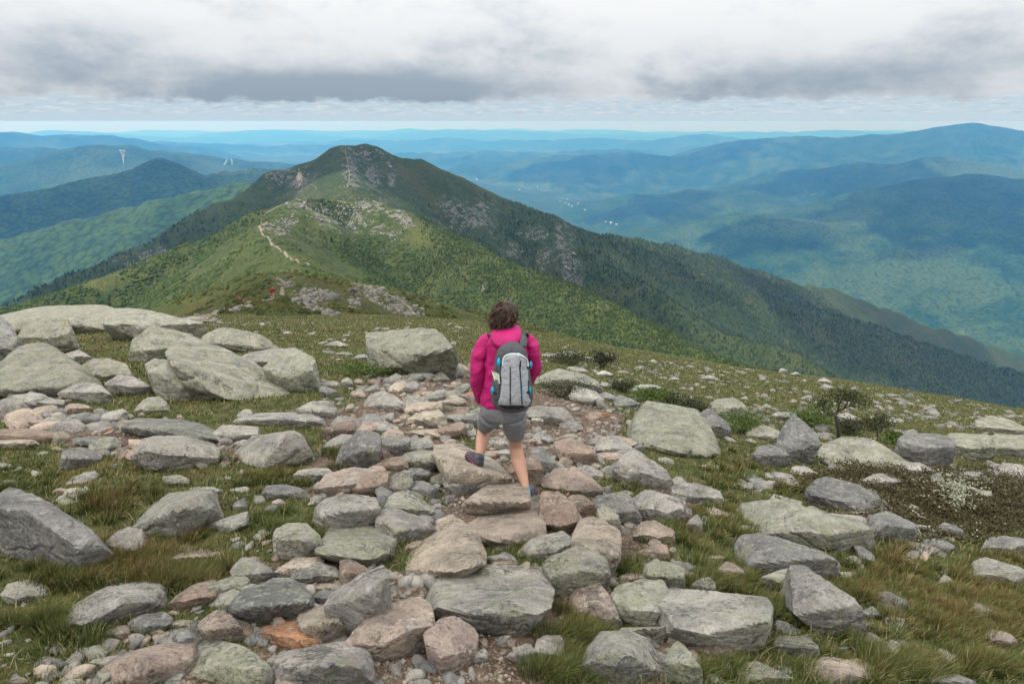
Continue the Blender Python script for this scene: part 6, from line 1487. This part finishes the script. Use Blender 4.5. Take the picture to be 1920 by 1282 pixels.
far_person(513, 562, 1.72, 'tiny distant hiker in a red jacket standing upright on the knoll trail', M_RED, M_TAN, False)
far_person(450, 570, 1.7, 'tiny distant hiker in red crouching at the trail bend on the knoll', M_RED, M_DARKC, True)

# ------------------------------------------------------------------ what each boulder is called
FULL = {"broad pale path slab": "broad pale grey slab with a wavy front lying in the middle of the path", "smooth tan slab underfoot": "smooth tan slab just in front of the hiker's standing foot", "brown wedge": "brown wedge of rock beside the smooth tan slab underfoot",
 "orange-streaked lump": "orange-streaked granite lump just behind the brown wedge", "mossy round boulder": "large round mossy boulder beside the broad pale path slab", "heart-shaped stone": "pink heart-shaped stone in front of the big pinkish block", "big pinkish block": "big pinkish block between the rusty orange slab and the broad pale path slab",
 "green-grey flat slab": "large green-grey flat square slab beside the path", "big flat-topped boulder": "big flat-topped dark-sided grey boulder among the tussocks near the path", "big perched boulder": "big perched boulder standing alone on the turf behind the path", "long outcrop": "long low lichened outcrop beside the hiker on the turf",
 "big sloping slab": "big pale sloping slab beside the bare soil behind the hiker", "dark path-side boulder": "dark grey boulder beside the pale path steps", "pale path step": "pale flat stone step in the path behind the hiker's raised foot", "great tilted slab": "great tilted lichened slab, largest of the outcrop beyond the grass",
 "skyline whaleback slab": "long whaleback slab forming the skyline of the slab outcrop", "dark overhanging boulder": "dark overhanging boulder at the end of the slab outcrop", "broad mottled slab": "broad lichen-mottled slab low in the slab outcrop", "long dark low slab": "long dark low slab with speckled face beside the bare soil",
 "blunt grey boulder": "blunt grey boulder alone in the grass in front of the long dark slab", "tilted smooth slab": "tilted smooth grey slab with a sharp ridge beside the path", "lichen-crowned boulder": "big dark boulder with a crown of yellow-green lichen in the grass", "ramp-shaped slab": "long grey ramp-shaped slab rising out of the grass",
 "pale grass stone": "pale tan stone alone in the grass below the ramp-shaped slab", "tapering slab": "long grey tapering slab in front of the biggest sedge tussock", "dark knobbly boulder": "dark knobbly boulder behind the rusty orange slab", "rusty orange slab": "rusty orange slab, the only orange one among the path boulders",
 "brown-edged slab": "broad brown-edged slab at the very bottom of the picture", "dark pyramid rock": "dark pyramid-shaped rock standing on the turf near the dwarf tree", "rounded heath boulder": "large rounded pale boulder just below the dwarf tree", "jointed outcrop": "pale middle block of the jointed outcrop behind the dark heath",
 "grey whaleback": "long grey whaleback rock between the sedge and the heath", "lichened rib": "long lichened rib of rock in front of the grey whaleback", "salmon-pink stone": "salmon-pink stone at the very bottom of the picture", "pale turf rock": "pale flat pointed rock alone on the turf behind the outcrop"}
LM = [ri for ri in ROCK_INFO if ri['lm']]
LMP = np.array([[r['px'], r['py']] for r in LM])
used = set()
for ri in ROCK_INFO:
    if ri['lm']: ri['label'] = FULL[ri['lm']]; used.add(ri['label'])
def phrases(ri, noun):
    sz = ri['w']*ri['h']; size = 'large ' if sz > 9000 else '' if sz > 2500 else 'small ' if sz > 500 else 'tiny '
    asp = ri['w']/max(ri['h'], 1); form = 'long low ' if asp > 2.6 else 'flat ' if asp > 1.9 else 'upright ' if asp < 0.85 else ''
    desc = f"{size}{form}{WORD[ri['kind']]} {noun}"
    d = LMP-np.array([ri['px'], ri['py']]); dist = np.hypot(d[:, 0], d[:, 1]*1.6); order = np.argsort(dist)
    for a in order[:9]:
        dx, dy = -d[a]                                   # from the landmark to this rock
        rel = 'beside' if abs(dx) > abs(dy)*1.25 else 'in front of' if dy > 0 else 'behind'
        yield f"{desc} {rel} the {LM[a]['lm']}"
        un = np.array([dx, dy])/max(math.hypot(dx, dy), 1)
        for b in order[:14]:
            if b == a: continue
            v_ = d[b]/max(np.hypot(*d[b]), 1)
            if v_ @ un > 0.8: yield f"{desc} {rel} the {LM[a]['lm']}, towards the {LM[b]['lm']}"
        for b in order[:10]:
            if b != a and (d[a]/max(np.hypot(*d[a]), 1)) @ (d[b]/max(np.hypot(*d[b]), 1)) < -0.75: yield f"{desc} between the {LM[a]['lm']} and the {LM[b]['lm']}"
shared = 0
for ri in sorted(ROCK_INFO, key=lambda r: -r['w']*r['h']):
    noun = 'boulder' if ri['big'] else 'stone'
    if not ri['lm']:
        for ph in phrases(ri, noun):
            if ph not in used and len(ph.replace('-', ' ').split()) <= 16: break
        else: shared += 1
        ri['label'] = ph; used.add(ph)
    tag(ri['o'], ri['label'], noun, 'boulders along the stony trail' if ri['big'] else 'stones along the stony trail')
print('shared labels', shared)
tri = 0
for o in scene.objects:
    if o.type == 'MESH': tri += sum(len(p.vertices)-2 for p in o.data.polygons) if len(o.data.polygons) < 50000 else len(o.data.loops)-2*len(o.data.polygons)
print('triangles', tri)
